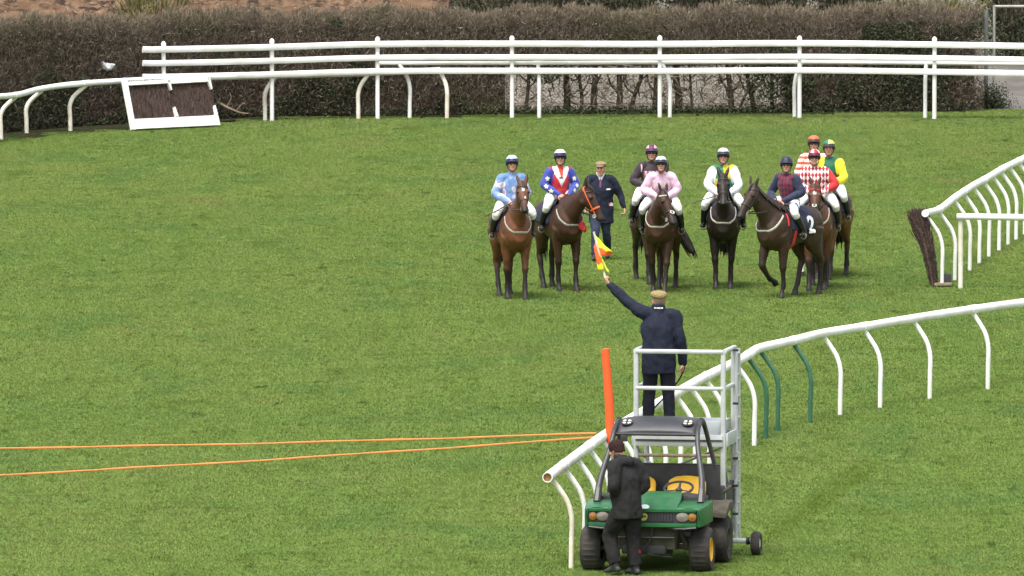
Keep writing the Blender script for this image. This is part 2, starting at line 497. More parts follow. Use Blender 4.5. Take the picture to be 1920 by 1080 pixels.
# ------------------------------------------------------------------ land beyond the hedge
def bank_relief(x, y):
    q = Vector((x, y, 0))
    return 0.22 * noise.noise(q * 0.35) + 0.26 * noise.noise(q * 1.1) + 0.16 * noise.noise(q * 2.6) + 0.07 * noise.noise(q * 6) + 0.3
_vs, _fs = [], []
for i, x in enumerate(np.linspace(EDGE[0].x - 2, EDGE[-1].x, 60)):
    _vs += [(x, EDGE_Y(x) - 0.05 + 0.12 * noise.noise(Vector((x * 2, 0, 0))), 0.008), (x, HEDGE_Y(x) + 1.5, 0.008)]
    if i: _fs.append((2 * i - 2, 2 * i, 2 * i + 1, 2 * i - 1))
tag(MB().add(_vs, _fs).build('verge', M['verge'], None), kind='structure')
e1 = G(868, 22)
sheet('leaf_litter_bank', [(-18, 284), (e1.x - 0.6, 287), (e1.x - 0.2, 345), (-22, 345)], 0.0, M['bank'], nx=110, ny=260, relief=bank_relief)
a, b = G(1862, 206), G(2200, 200)
sheet('path', [(a.x - 0.1, 276.5), (b.x + 1, 276.5), (b.x + 3, 300), (a.x + 0.2, 300)], 0.006, M['path'])

# ------------------------------------------------------------------ hedge
def sticks(n, base_fn, dir_fn, L, W, r):
    """n slender tapering three-sided sprigs as one cheap mesh."""
    P = base_fn(n); D = dir_fn(n); D /= np.linalg.norm(D, axis=1)[:, None]
    ln = r.uniform(L[0], L[1], n)[:, None]; w = r.uniform(W[0], W[1], n)[:, None]
    S = np.cross(D, r.normal(size=(n, 3))); S /= np.linalg.norm(S, axis=1)[:, None]
    v = np.stack([P - S * w, P + S * w, P + D * ln * 0.55 + S * w * 0.8 + r.normal(size=(n, 3)) * ln * 0.06, P + D * ln], 1)
    return v
def leaves(P, size, r):
    n = len(P)
    U = r.normal(size=(n, 3)); U /= np.linalg.norm(U, axis=1)[:, None]
    V = np.cross(U, r.normal(size=(n, 3))); V /= np.linalg.norm(V, axis=1)[:, None]
    s = r.uniform(size[0], size[1], n)[:, None]
    return np.stack([P - U * s, P + V * s * 0.6, P + U * s, P - V * s * 0.6], 1)
def quads(name, v, mat, parent=None, kind=None):
    n = len(v)
    me = bpy.data.meshes.new(name)
    me.from_pydata(v.reshape(-1, 3).tolist(), [], np.arange(n * 4).reshape(-1, 4).tolist())
    o = link(name, me, mat, parent, smooth=False)
    if kind: o['kind'] = kind
    return o

def hedge():
    r = np.random.default_rng(3)
    hx0, hx1 = HEDGE[0].x, HEDGE[-1].x
    root = thing('hedge', 'tall clipped brown hedge running behind the white rails', 'hedge', (0, 274, 0))
    off = np.array([0, 274, 0])
    hy = np.vectorize(HEDGE_Y)
    px2x = lambda px: G(px, 215).x
    gapA, gapB = px2x(960), px2x(1465)
    def top(x):
        return 2.28 - 0.08 * np.clip((x + 10) / 6, 0, 1) + 0.05 * np.sin(x * 1.7) + 0.04 * np.sin(x * 4.3 + 1) + 0.035 * np.sin(x * 11)
    def solid_low(x):   # how full the foot of the hedge is
        return np.where((x > gapA) & (x < gapB), 0.06, 1.0)
    # dark solid added inside the twigs to block light, rounded on top
    for nm, x0, x1, z0 in (('blocking_core', hx0, gapA - 0.15, 0.0), ('blocking_core', gapA - 0.15, gapB + 0.1, 1.02), ('blocking_core', gapB + 0.1, hx1 - 0.2, 0.0)):
        xs = np.linspace(x0, x1, max(4, int((x1 - x0) * 3)))
        rings = []
        for x in xs:
            y0 = HEDGE_Y(x) + 0.22; t = float(top(x)) - 0.16
            w = 1.5
            q = [(y0, z0), (y0 + 0.02, (z0 + t) / 2), (y0 + 0.05, t - 0.15), (y0 + 0.25, t), (y0 + w - 0.25, t), (y0 + w, t - 0.2), (y0 + w, z0)]
            rings.append([Vector((x, yy - 274, zz + 0.05 * noise.noise(Vector((x * 3, yy * 2, zz * 3))))) for yy, zz in q])
        MB().rings(rings).build(nm, M['blocking_core'], root, smooth=False)
    # twigs on the clipped face
    def facepts(n, zlo=0.0):
        x = r.uniform(hx0, hx1, n); t = top(x)
        z = zlo + r.random(n) ** 0.9 * (t - zlo)
        keep = (z > 0.98 + 0.12 * r.random(n)) | (r.random(n) < solid_low(x))
        y = hy(x) + r.uniform(-0.05, 0.32, n) + 0.10 * np.sin(x * 2.1 + z * 2) * r.random(n)
        P = np.stack([x, y, z], 1)[keep]
        return P
    P = facepts(150000)
    n = len(P)
    D = np.stack([r.normal(0, 0.55, n), r.normal(-0.25, 0.4, n), r.normal(0.75, 0.5, n)], 1)
    quads('twigs', sticks(n, lambda k: P - off, lambda k: D, (0.05, 0.16), (0.002, 0.005), r), M['twig'], root, 'stuff')
    # top surface of clipped tips, paler
    n = 26000
    x = r.uniform(hx0, hx1, n); P = np.stack([x, hy(x) + r.uniform(-0.02, 1.75, n), top(x) - r.uniform(0.02, 0.20, n)], 1)
    D = np.stack([r.normal(0, 0.35, n), r.normal(0, 0.35, n), np.ones(n)], 1)
    quads('clipped_tips', sticks(n, lambda k: P - off, lambda k: D, (0.08, 0.2), (0.002, 0.006), r), M['twig_tip'], root, 'stuff')
    # ivy and evergreen leaf in the foot and in patches higher up
    n = 120000
    x = r.uniform(hx0, hx1, n); z = r.random(n) * 2.1
    nn = np.array([noise.noise(Vector((a * 0.55, b * 0.8, 4.2))) + 0.5 * noise.noise(Vector((a * 1.7, b * 1.9, 1.2))) for a, b in zip(x, z)])
    jx = x + 1.2 * nn + r.normal(0, .25, n)
    left = jx < px2x(900); right = jx > gapB
    thr = np.where(left, -0.16 + 0.40 * z, np.where(right, -0.26 + 0.36 * z, 0.42 + 0.3 * np.abs(z - 1.0)))
    thr = np.where(z < 0.16, -0.6, thr)
    keep = nn > thr
    P = np.stack([x, hy(x) + r.uniform(-0.10, 0.24, n) - 0.05 * nn, z + 0.02], 1)[keep]
    quads('leaves', leaves(P - off, (0.016, 0.040), r), M['ivy'], root, 'stuff')
    # dry curled leaves, sparsely
    n = 5000
    x = r.uniform(hx0, hx1, n); P = np.stack([x, hy(x) + r.uniform(-0.1, 0.2, n), r.random(n) ** 1.5 * 2.2 + 0.02], 1)
    keep = (P[:, 2] > 1.0) | (r.random(n) < solid_low(x))
    quads('dry_leaves', leaves((P - off)[keep], (0.012, 0.028), r), M['twig_tip'], root, 'stuff')
    # stems that show where the foot is bare
    for px, lean, rad, fork in ((985, .05, .030, 1), (1062, 0.0, .055, 0), (1090, -.04, .030, 1), (1115, .02, .050, 1), (1160, .06, .050, 1), (1182, .30, .035, 1), (1228, .08, .042, 1),
                                (1271, 0.0, .060, 0), (1300, -.10, .022, 1), (1372, -.10, .045, 1), (1385, .55, .020, 0), (1418, -.22, .038, 1), (1450, -.05, .030, 1)):
        x = px2x(px); y = HEDGE_Y(x) + random.uniform(0.25, 0.5)
        m = MB()
        p0 = Vector((x, y - 274, -0.03)); p1 = p0 + Vector((lean * 0.3 + random.uniform(-.03, .03), 0, 0.40)); p2 = p0 + Vector((lean * 0.8 + random.uniform(-.04, .04), .03, 0.80)); p3 = p0 + Vector((lean, .05, 1.35))
        m.tube([p0, p1, p2, p3], [rad * 1.7, rad * 1.35, rad * 1.2, rad], n=9, k=5)
        if fork:
            for sgn in (-1, 1):
                q = p1.lerp(p2, random.random())
                m.tube([q, q + Vector((sgn * random.uniform(.12, .22), -.03, random.uniform(.18, .3))), q + Vector((sgn * random.uniform(.2, .4), 0, .75))], [rad * .6, rad * .45, rad * .3], n=7, k=4)
        m.build('trunk', M['bark'], root)
    # loose thin branches in the gap
    n = 1500
    x = r.uniform(gapA, gapB, n); P = np.stack([x, hy(x) + r.uniform(0.0, 0.6, n), r.uniform(0.15, 1.1, n) ** 1.0], 1)
    D = np.stack([r.normal(0, 0.8, n), r.normal(0, 0.3, n), r.normal(0.5, 0.5, n)], 1)
    quads('thin_branches', sticks(n, lambda k: P - off, lambda k: D, (0.10, 0.38), (0.003, 0.008), r), M['twig'], root, 'stuff')
hedge()

def chain_fence():
    x0, x1, y, h = G(930, 215).x, G(1500, 215).x, 279.2, 1.25
    root = thing('chain_link_fence', 'grey chain link fence seen between the hedge stems', 'fence', (x0, y, 0))
    m = MB(); L = x1 - x0; s = 0.09; w = 0.0055
    for k in range(int((L + h) / s)):
        for sg in (1, -1):
            xa = k * s - h if sg > 0 else k * s
            xb = xa + sg * h if sg > 0 else xa - h
            za, zb = 0.0, h
            pa, pb = Vector((xa, 0.004 * sg, za)), Vector((xb, 0.004 * sg, zb))
            lo, hi = 0.0, 1.0
            dx = xb - xa
            for lim, side in ((0.0, 0), (L, 1)):
                t = (lim - xa) / dx
                if (dx > 0) == (side == 0): lo = max(lo, t)
                else: hi = min(hi, t)
            if hi - lo < 0.05: continue
            a_, b_ = pa.lerp(pb, lo), pa.lerp(pb, hi)
            m.tube([a_, b_], w, n=3, cap=False)
    o = m.build('wire_mesh', M['wire'], root); o['kind'] = 'stuff'
    for k in range(5):
        MB().tube([(k * L / 4, 0.03, -0.02), (k * L / 4, 0.03, 1.35)], 0.025, n=8).build('fence_post', M['wire'], root)
    MB().tube([(0, 0, 1.25), (L, 0, 1.25)], 0.008, n=5).build('line_wire', M['wire'], root)
chain_fence()
# ------------------------------------------------------------------ shrubs and gate behind the hedge
def shrub(name, label, x, y, h, spread, n, mat, leaf_n=0, fan=0.5, seed=1):
    r = np.random.default_rng(seed)
    root = thing(name, label, 'shrub', (x, y, 0))
    m = MB()
    for k in range(7):
        a = r.uniform(0, 6.28); l = r.uniform(0.5, 0.9) * h
        tip = Vector((math.cos(a) * spread * fan, math.sin(a) * spread * fan * .6, l))
        m.tube([(r.uniform(-.08, .08), r.uniform(-.08, .08), -0.02), tip * 0.5 + Vector((0, 0, .1)), tip], [0.03, 0.018, 0.006], n=6, k=4)
    m.build('stems', M['bark'], root)
    a = r.uniform(0, 6.28, n); rad = np.sqrt(r.random(n)); zz = r.random(n)
    lump = 0.75 + 0.25 * np.sin(a * 3 + seed) * np.cos(zz * 5)
    P = np.stack([np.cos(a) * rad * spread * (0.35 + 0.65 * zz) * lump, np.sin(a) * rad * spread * .6 * (0.35 + 0.65 * zz), 0.15 * h + zz * h * 0.8 * lump], 1)
    D = np.stack([np.cos(a) * rad * fan + r.normal(0, .25, n), r.normal(0, .3, n), np.full(n, .9)], 1)
    quads('twigs', sticks(n, lambda k: P, lambda k: D, (0.12, 0.42), (0.003, 0.008), r), mat, root, 'stuff')
    if leaf_n:
        a = r.uniform(0, 6.28, leaf_n); rad = np.sqrt(r.random(leaf_n)); zz = r.random(leaf_n)
        P = np.stack([np.cos(a) * rad * spread * (0.5 + 0.5 * zz), np.sin(a) * rad * spread * .6, 0.05 + zz * h], 1)
        quads('leaves', leaves(P, (0.02, 0.05), r), M['ivy'], root, 'stuff')
    return root

def at(px, d):      # x of a column of the photograph at distance d
    return (px - 960) / FPX * d
shrub('shrub', 'thin green twiggy shrub rising above the hedge beside the leaf litter bank', at(285, 283), 283.0, 2.75, 1.1, 1800, M['olive'], 500, .7, 5)
shrub('shrub', 'olive twiggy bush spilling over the hedge next to the gate', at(1740, 279.5), 278.6, 2.7, 1.6, 6500, M['olive'], 900, .8, 8)
for i, (px, d, h, lab) in enumerate(((920, 296, 2.1, 'dark bush standing at the edge of the leaf litter bank'),
                                     (1040, 300, 2.3, 'tall dark bush beyond the hedge, next along from the bank edge'),
                                     (1170, 298, 2.2, 'dark bush beyond the hedge above the bare stems'),
                                     (1310, 301, 2.4, 'dark bush beyond the hedge, between bare stems and ivy'),
                                     (1450, 297, 2.2, 'dark bush beyond the ivy covered part of the hedge'),
                                     (1590, 300, 2.3, 'dark bush beyond the hedge, beside the olive bush'),
                                     (1905, 296, 2.6, 'dark green bush behind the open gate frame'))):
    shrub('bush', lab, at(px, d), d, h, 1.15, 2500, M['twig'], 9000, .4, 20 + i)

def gate():
    x0 = G(1853, 208).x
    root = thing('gate_frame', 'faded green metal gate frame standing at the end of the hedge', 'gate', (x0, 277.3, 0))
    MB().tube([(0, 0, -0.03), (0, 0, 2.1)], 0.045, n=10).build('post', M['gatepaint'], root)
    MB().tube([(0.17, 0.02, -0.03), (0.17, 0.02, 2.22)], 0.03, n=10).build('post', M['wire'], root)
    MB().tube([(0.17, 0.02, 2.2), (2.6, 0.02, 2.2)], 0.03, n=10).build('top_bar', M['wire'], root)
    MB().tube([(2.6, 0.02, -0.03), (2.6, 0.02, 2.22)], 0.03, n=10).build('post', M['wire'], root)
gate()
quads_root = None
def foot_shrub():
    r = np.random.default_rng(77); n = 2600
    x0 = G(1858, 209).x
    root = thing('ground_ivy', 'low ivy clump at the foot of the gate post', 'plant', (x0, 277.0, 0))
    P = np.stack([r.normal(0, .22, n), r.normal(0, .15, n), np.abs(r.normal(0, .22, n))], 1)
    quads('leaves', leaves(P, (0.015, 0.035), r), M['ivy'], root, 'stuff')
foot_shrub()

# ------------------------------------------------------------------ rails
def gooseneck(base, top, rad=0.034, bend=0.55):
    """Swan-neck post: straight out of the turf, then bowed over to the rail."""
    b, t = Vector(base), Vector(top)
    lat = Vector((t.x - b.x, t.y - b.y, 0)); h = t.z - b.z
    lean = lat * 0.06
    pts = [b + Vector((0, 0, -0.03)), b + Vector((0, 0, h * 0.3)) + lean * -.3, b + Vector((0, 0, h * bend)) + lean * -.6,
           b + Vector((0, 0, h * (bend + 0.18))) + lat * 0.16, b + Vector((0, 0, h * (bend + 0.31))) + lat * 0.52, t]
    return pts
def offset_line(bases, amount):
    out = []
    for i, p in enumerate(bases):
        a = bases[max(0, i - 1)]; b = bases[min(len(bases) - 1, i + 1)]
        d = Vector((b.x - a.x, b.y - a.y, 0)).normalized()
        out.append(p + Vector((-d.y, d.x, 0)) * amount)
    return out
def pathlen_resample(P, step):
    P = catmull(np.array([tuple(p) for p in P]), 12)
    d = np.r_[0, np.cumsum(np.linalg.norm(np.diff(P, axis=0), axis=1))]
    n = max(2, int(round(d[-1] / step)) + 1)
    s = np.linspace(0, d[-1], n)
    return [Vector((np.interp(q, d, P[:, 0]), np.interp(q, d, P[:, 1]), 0)) for q in s]

def running_rail(label, bases, railpts, h, post_specs, rail_r=0.066, hollow=False, mats=('white',), post_r=0.034, group=None):
    root = thing('running_rail', label, 'rail', tuple(bases[0]), group=group)
    o = bases[0]
    pts = catmull(np.array([tuple(p - o) for p in railpts]), 6)
    m = MB()
    if hollow:
        d = Vector(pts[0] - pts[1]).normalized(); a = Vector((0, 0, 1)); a -= d * a.dot(d); a.normalize(); b = d.cross(a)
        e = Vector(pts[0])
        st = [(e, a * rail_r * .82, b * rail_r * .82), (e, a * rail_r, b * rail_r)]
        T = np.gradient(pts, axis=0)
        for p, t in zip(pts[1:], T[1:]):
            t = Vector(t).normalized(); aa = Vector((0, 0, 1)); aa -= t * aa.dot(t); aa.normalize(); bb = -t.cross(aa)
            st.append((Vector(p), aa * rail_r, bb * rail_r))
        m.loft(st, 14, cap=False)
        rail = m.build('rail', M['white'], root)
        MB().loft([(e - d * .002, a * rail_r * .82, b * rail_r * .82), (e - d * .06, a * rail_r * .80, b * rail_r * .80), (e - d * .065, a * rail_r * .02, b * rail_r * .02)], 14, cap=False).build('rail_bore', M['tan_inside'], rail)
    else:
        m.tube(pts, rail_r, n=14).build('rail', M['white'], root)
    for i, (base, top, mat) in enumerate(post_specs):
        if i % 2 == 1 and i + 1 < len(post_specs):
            c = np.array(tuple(Vector(top) + Vector((0, 0, .05)) - o)); k = int(np.argmin(np.linalg.norm(pts - c, axis=1)))
            if 0 < k < len(pts) - 1:
                d = Vector(pts[k + 1] - pts[k - 1]).normalized()
                MB().tube([Vector(pts[k]) - d * .10, Vector(pts[k]) + d * .10], rail_r + .006, n=14).build('sleeve', M['white'], root)
    for base, top, mat in post_specs:
        MB().tube([p - o for p in gooseneck(base, top)], post_r, n=10, k=4).build('post', M[mat], root)
    return root

# near rail, from its open end by the utility vehicle round the bend to the right
near_px = [(1071, 1066), (1179, 979), (1307, 897), (1384, 850), (1414, 836), (1436, 822), (1458, 808), (1519, 793), (1575, 778), (1650, 765), (1743, 748), (1852, 730), (1985, 711), (2140, 694)]
NB = [G(*p) for p in near_px]
straight = pathlen_resample(NB[:4], 1.62)[:-1]
bases = straight + NB[4:]
H_N = 1.22
lefts = offset_line(bases, 0.26)
tops = [Vector((p.x, p.y, H_N)) for p in lefts]
railpts = [tops[0] + (tops[0] - tops[1]).normalized() * 0.45] + tops
specs = []
for i, (b_, t_) in enumerate(zip(bases, tops)):
    k = i - len(straight)
    mat = 'green_post' if k in (1, 2, 3) else ('white_worn' if i == 0 else 'white')
    specs.append((b_, t_ - Vector((0, 0, 0.05)), mat))
running_rail('white running rail with swan-neck posts, its open end beside the utility vehicle', bases, railpts, H_N, specs, hollow=True, mats=('white',), rail_r=0.068)

# rail behind the leaning brush hurdle at the right
up_px = [(1766, 538), (1790, 526), (1818, 507), (1836, 494), (1854, 481), (1873, 470), (1890, 459), (1905, 449), (1921, 440), (1938, 431), (1956, 421), (1976, 411), (2000, 400)]
UB = [G(*p) for p in up_px]
lf = offset_line(UB, 0.27)
hts = [1.27, 1.23, 1.27] + [1.27] * 10
tops = [Vector((p.x, p.y, h)) for p, h in zip(lf, hts)]
running_rail('white running rail with closely set swan-neck posts climbing away behind the leaning brush hurdle', UB, [tops[0] + (tops[0] - tops[1]).normalized() * .15] + tops, 1.2,
             [(b_, t_ - Vector((0, 0, .05)), 'white') for b_, t_ in zip(UB, tops)], rail_r=0.064, post_r=0.033)
# single-bar rail crossing it
p0, p1 = G(1801, 541), G(2050, 545)
root = thing('guide_rail', 'single white bar on an upright post in front of the climbing swan-neck rail', 'rail', tuple(p0))
MB().tube([Vector((0, 0, -.03)), Vector((0, 0, 1.24))], 0.042, n=10).build('post', M['white_worn'], root)
MB().tube([Vector((-.06, -.03, 1.24)), p1 - p0 + Vector((0, -.03, 1.24))], 0.056, n=12).build('rail', M['white'], root)
MB().tube([p1 - p0 + Vector((0, 0, -.03)), p1 - p0 + Vector((0, 0, 1.24))], 0.042, n=10).build('post', M['white_worn'], root)

# three-bar fence before the hedge
fpx = [(307, 233), (510, 227), (708, 223), (960, 221), (1237, 220.5), (1499, 221), (1752, 223), (2010, 226)]
FB = [G(*p) for p in fpx]
root = thing('rail_fence', 'tall white three-bar fence on upright posts along the hedge', 'fence', tuple(FB[0]))
o = FB[0]
ends = [FB[0] + (FB[0] - FB[1]) * 0.19] + FB + [FB[-1] + (FB[-1] - FB[-2]) * 0.3]
for z, t in ((1.60, .068), (1.31, .064), (1.02, .066)):
    pts = [p - o + Vector((0, -0.07, z - 0.012 * ((i * 7) % 3))) for i, p in enumerate(ends)]
    MB().tube(catmull(np.array([tuple(p) for p in pts]), 5), [(t, 0.035)] * ((len(pts) - 1) * 5 + 1), n=12, ref=(0, 0, 1), power=3.2).build('rail', M['white'], root)
for i, p in enumerate(FB):
    q = p - o
    po = MB().tube([q + Vector((0, 0, -.03)), q + Vector((0, 0, 1.70))], 0.045, n=12).build('post', M['white'], root)
    MB().lathe([(0.052, 1.66), (0.055, 1.71), (0.03, 1.75), (0.005, 1.76)], tuple(q), n=12).build('post_cap', M['white'], po)

# left running rail, curving in from the left and dying into the fence
apx = [(-240, 296), (-150, 284), (-70, 272), (2, 262), (50, 250), (132, 246), (310, 236), (497, 226), (672, 223), (838, 222)]
AB = [G(*p) for p in apx]
def off_r(p, dx): return p + Vector((dx, 0.12, 0))
ah = [.96, .96, 0.96, 0.92, 0.93, 1.0, 1.0, 0.95, 0.97, 1.03]
adx = [.3, .3, .3, .3, .32, .33, .3, .2, .2, -.14]
atop = [Vector((p.x + dx, p.y + .12, h)) for p, h, dx in zip(AB, ah, adx)]
running_rail('low white running rail with swan-neck posts curving past the framed brush panel', AB, atop, 1.0,
             [(b_, t_ - Vector((0, 0, .04)), 'white_worn') for i, (b_, t_) in enumerate(zip(AB, atop)) if i != 6], rail_r=0.062, post_r=0.045)
# thinner rail behind the three-bar fence
bpx = [(768, 222), (1011, 221.5), (1256, 220.5), (1490, 220), (1735, 222), (1990, 224)]
BB = [G(*p) + Vector((0, .12, 0)) for p in bpx]
bdx = [-.22, -.03, -.16, .14, .02, 0]
btop = [Vector((p.x + dx, p.y + .1, 1.17)) for p, dx in zip(BB, bdx)]
running_rail('slim white running rail close behind the tall three-bar fence', BB, [btop[0] + Vector((-.45, 0, 0))] + btop, 1.17,
             [(b_, t_ - Vector((0, 0, .03)), 'white') for b_, t_ in zip(BB, btop)], rail_r=0.042, post_r=0.042)

# ------------------------------------------------------------------ brush hurdles
def brush_fill(root, c00, c10, c01, c11, n, thick, seed, name='brush'):
    """Packed birch between four corners (bottom left/right, top left/right): a dense body with loose twig ends."""
    r = np.random.default_rng(seed)
    c00, c10, c01, c11 = [np.array(tuple(c)) for c in (c00, c10, c01, c11)]
    nrm = np.cross(c10 - c00, c01 - c00); nrm /= np.linalg.norm(nrm)
    u, v = r.random(n), r.random(n) * 0.92
    P = (c00 * (1 - u)[:, None] + c10 * u[:, None]) * (1 - v)[:, None] + (c01 * (1 - u)[:, None] + c11 * u[:, None]) * v[:, None]
    P = P + nrm * r.uniform(-1, 1, n)[:, None] * thick
    D = (c01 - c00) / np.linalg.norm(c01 - c00) + r.normal(0, .10, (n, 3))
    b = quads(name, sticks(n, lambda k: P, lambda k: D, (0.10, 0.28), (0.003, 0.007), r), M['brush'], root, 'stuff')
    vs = [c + s * nrm * thick * .8 for s in (-1, 1) for c in (c00, c10, c11, c01)]
    MB().add([Vector(p) for p in vs], [(0, 1, 2, 3), (7, 6, 5, 4), (0, 4, 5, 1), (1, 5, 6, 2), (2, 6, 7, 3), (3, 7, 4, 0)]).build('brush_core', M['brush'], root, smooth=False)
    return b

def framed_panel():
    bl, br = G(241, 246), G(407, 238)
    o = bl
    root = thing('framed_hurdle', 'white framed panel packed with dark brush leaning against the rail', 'hurdle', tuple(o))
    lean = Vector((-0.20, 0.30, 1.02))
    B0, B1 = Vector((0, 0, 0)), br - bl
    ux = (B1 - B0).normalized(); up = lean.normalized()
    def q(u, v): return B0 + (B1 - B0) * u + lean * v
    def bar(name, a, b, wa, wb=None, depth=.04):
        wb = wb or wa
        d = (b - a).normalized(); n = ux.cross(up).normalized()
        s = d.cross(n).normalized()
        vs = []
        for p, w in ((a, wa), (b, wb)):
            for sx, sy in ((-1, -1), (1, -1), (1, 1), (-1, 1)):
                vs.append(p + s * w * sx + n * depth * sy)
        MB().add(vs, [(0, 1, 2, 3), (7, 6, 5, 4), (0, 4, 5, 1), (1, 5, 6, 2), (2, 6, 7, 3), (3, 7, 4, 0)]).build(name, M['white'], root, smooth=False, bevel=.006)
    nrm = ux.cross(up).normalized()
    brush_fill(root, q(.06, .1), q(.52, .1), q(.06, .88), q(.52, .88), 5200, .05, 31)
    brush_fill(root, q(.54, .1), q(1.0, .1), q(.54, .88), q(1.0, .88), 5200, .05, 32)
    f = nrm * -0.075 if nrm.y > 0 else nrm * 0.075
    bar('frame_post', q(.03, 0) + f, q(.03, 1.05) + f, .055)
    bar('toe_board', q(.062, .11) + f, q(.535, .11) + f, .11)
    bar('toe_board', q(.538, .11) + f, q(1.0, .11) + f, .11)
    bar('top_bar', q(.06, .93) + f, q(.53, .94) + f, .04)
    bar('top_bar', q(.54, .94) + f, q(.99, .95) + f, .055)
    bar('frame_spur', q(.535, .22) + f, q(.53, .42) + f, .045, .012)
    bar('frame_spur', q(.985, .22) + f, q(.985, .42) + f, .035, .010)
    bar('frame_spur', q(.51, 1.03) + f, q(.53, .76) + f, .055, .012)
    bar('frame_spur', q(.965, 1.03) + f, q(.985, .74) + f, .055, .012)
framed_panel()

def leaning_hurdle():
    b = G(1757, 538)
    root = thing('brush_hurdle', 'dark birch hurdle seen end on, leaning out from the rail end', 'hurdle', tuple(b))
    up = Vector((-0.33, 0.0, 1.28)); run = Vector((0.30, 1.5, 0))
    r = np.random.default_rng(9); n = 8000
    v = r.random(n) ** .8; sx = r.normal(0, .55, n); t = r.random(n)
    w = 0.048 + 0.060 * v ** 2
    Pt = np.outer(v * .88, up) + np.outer(sx * w, Vector((1, 0, .1))) + np.outer(t * .10, run) + np.array([-.05, -.1, 0])
    Pt[:, 0] += .04 * np.sin(v * 3.1)
    D = np.array(up)[None, :] / 1.3 + r.normal(0, .08, (n, 3)) + np.outer(sx * .12 * v, [1, 0, 0])
    quads('brush', sticks(n, lambda k: Pt, lambda k: D, (0.10, 0.30), (0.0025, 0.005), r), M['brush'], root, 'stuff')
    m = MB()
    m.loft([(Vector((-.05 + .04 * math.sin(q * 3.1), 0, 0)) + up * q, Vector((wd, 0, 0)), Vector((.02, .12, 0))) for q, wd in ((0, .035), (.25, .042), (.55, .050), (.74, .060), (.80, .03))], 14, power=2.4).build('brush_core', M['brush'], root)
    MB().tube([Vector((.10, .05, .62)), Vector((.02, .05, 1.0))], [(.012, .03), (.012, .03)], n=8, ref=(1, 0, 0)).build('frame_strip', M['white'], root)
    MB().box((.10, .02, .05), (.30, .26, .05)).build('base_board', M['deadwood'], root, bevel=.01)
    bk = MB().box((.17, .12, .15), (.15, .22, .16)).build('rubber_block', M['dark_rubber'], root, bevel=.02)
leaning_hurdle()

# ------------------------------------------------------------------ small things
sp = G(199, 241)
m = MB(); m.ellipsoid((0, 0, 0), (.13, .07, .085)); m.ellipsoid((.10, -.02, .03), (.06, .05, .05)); m.ellipsoid((-.10, 0, .06), (.05, .04, .07))
me = remesh(m, .02, 2); wrinkle(me, .03, 14, (1, 1, 1))
s_ = link('plastic_scrap', me, M['rag']); s_.location = (sp.x, HEDGE_Y(sp.x) - .08, 1.24)
tag(s_, 'small pale plastic scrap caught on the face of the hedge', 'scrap')
db = G(428, 226)
root = thing('dead_branch', 'pale dead branch lying beside the framed brush panel', 'branch', (db.x, HEDGE_Y(db.x) - .18, 0.02))
m = MB()
m.tube([(-.25, 0, .35), (0, -.05, .22), (.25, 0, .12), (.42, 0, .10)], [.03, .025, .02, .012], n=7, k=4)
m.build('main_stem', M['deadwood'], root)
MB().tube([(-.05, -.03, .24), (.05, -.1, .42), (.02, -.12, .56)], [.018, .014, .008], n=6, k=4).build('side_branch', M['deadwood'], root)
MB().tube([(.15, 0, .15), (.30, -.08, .32), (.36, -.1, .30)], [.016, .012, .007], n=6, k=4).build('side_branch', M['deadwood'], root)

# starting pole and tapes
pb = G(1145, 988)
root = thing('start_pole', 'tall post with an orange foam sleeve standing beside the running rail', 'pole', tuple(pb))
MB().tube([(0.01, 0, -.03), (-.005, 0, 1.3)], .032, n=12).build('post', M['white'], root)
MB().tube([(-.003, 0, 1.10), (-.02, 0, 1.7), (-.075, 0, 2.40)], [.062, .060, .052], n=16).build('foam_sleeve', M['foam'], root)
hook = Vector((pb.x - .20, pb.y + .05, 1.26))
for z_end, ypx, dz in ((1.02, 0, 0), (.585, 0, -.055)):
    far = G(-260, 985); far.z = z_end
    st_ = hook + Vector((0, 0, dz))
    pts = [st_.lerp(far, t) + Vector((0, 0, -.035 * math.sin(math.pi * t) + .004 * math.sin(t * 23))) for t in np.linspace(0, 1, 26)]
    o_ = MB().tube([p - st_ for p in pts], [(.012 + .003 * math.sin(i * 2.1), .007) for i in range(26)], n=6, ref=(0, 0, 1)).build('start_tape', M['rope'])
    o_.location = st_
    tag(o_, 'upper orange starting tape stretched across the course to the rail' if dz == 0 else 'lower orange starting tape stretched across the course to the rail', 'tape', 'starting tapes')
# ------------------------------------------------------------------ horses
def P(f, w, z):             # forward, sideways, up: forward is -Y
    return Vector((w, -f, z))

M['coat'] = amat('horse_coat', rough=0.5, spec=0.28, bump=0.06, bscale=25, var=0.16, vscale=7)
M['hair'] = pmat('dark_horse_hair', (0.018, 0.013, 0.011), (0.034, 0.024, 0.019), rough=0.5, scale=40, bump=0.6, bscale=90)
M['eye'] = pmat('dark_eye', (0.008, 0.006, 0.005), rough=0.08)
M['navy_cloth'] = pmat('navy_saddle_cloth', (0.012, 0.016, 0.042), (0.02, 0.024, 0.055), rough=0.85, scale=12, bump=0.15)
M['leather'] = pmat('black_leather', (0.016, 0.014, 0.013), (0.03, 0.025, 0.022), rough=0.45, scale=20)
M['sheepskin'] = pmat('pale_webbing', (0.66, 0.63, 0.55), (0.52, 0.49, 0.42), rough=0.9, scale=25, bump=0.3)
M['grey_web'] = pmat('grey_webbing', (0.48, 0.45, 0.42), (0.36, 0.34, 0.32), rough=0.9, scale=25, bump=0.3)
M['red_web'] = pmat('red_webbing', (0.55, 0.03, 0.035), (0.42, 0.025, 0.03), rough=0.7, scale=20)
M['orange_web'] = pmat('orange_webbing', (0.75, 0.11, 0.03), (0.62, 0.09, 0.03), rough=0.6, scale=20)
M['number'] = pmat('white_number', (0.8, 0.8, 0.8), (0.72, 0.72, 0.72), rough=0.7, scale=9)

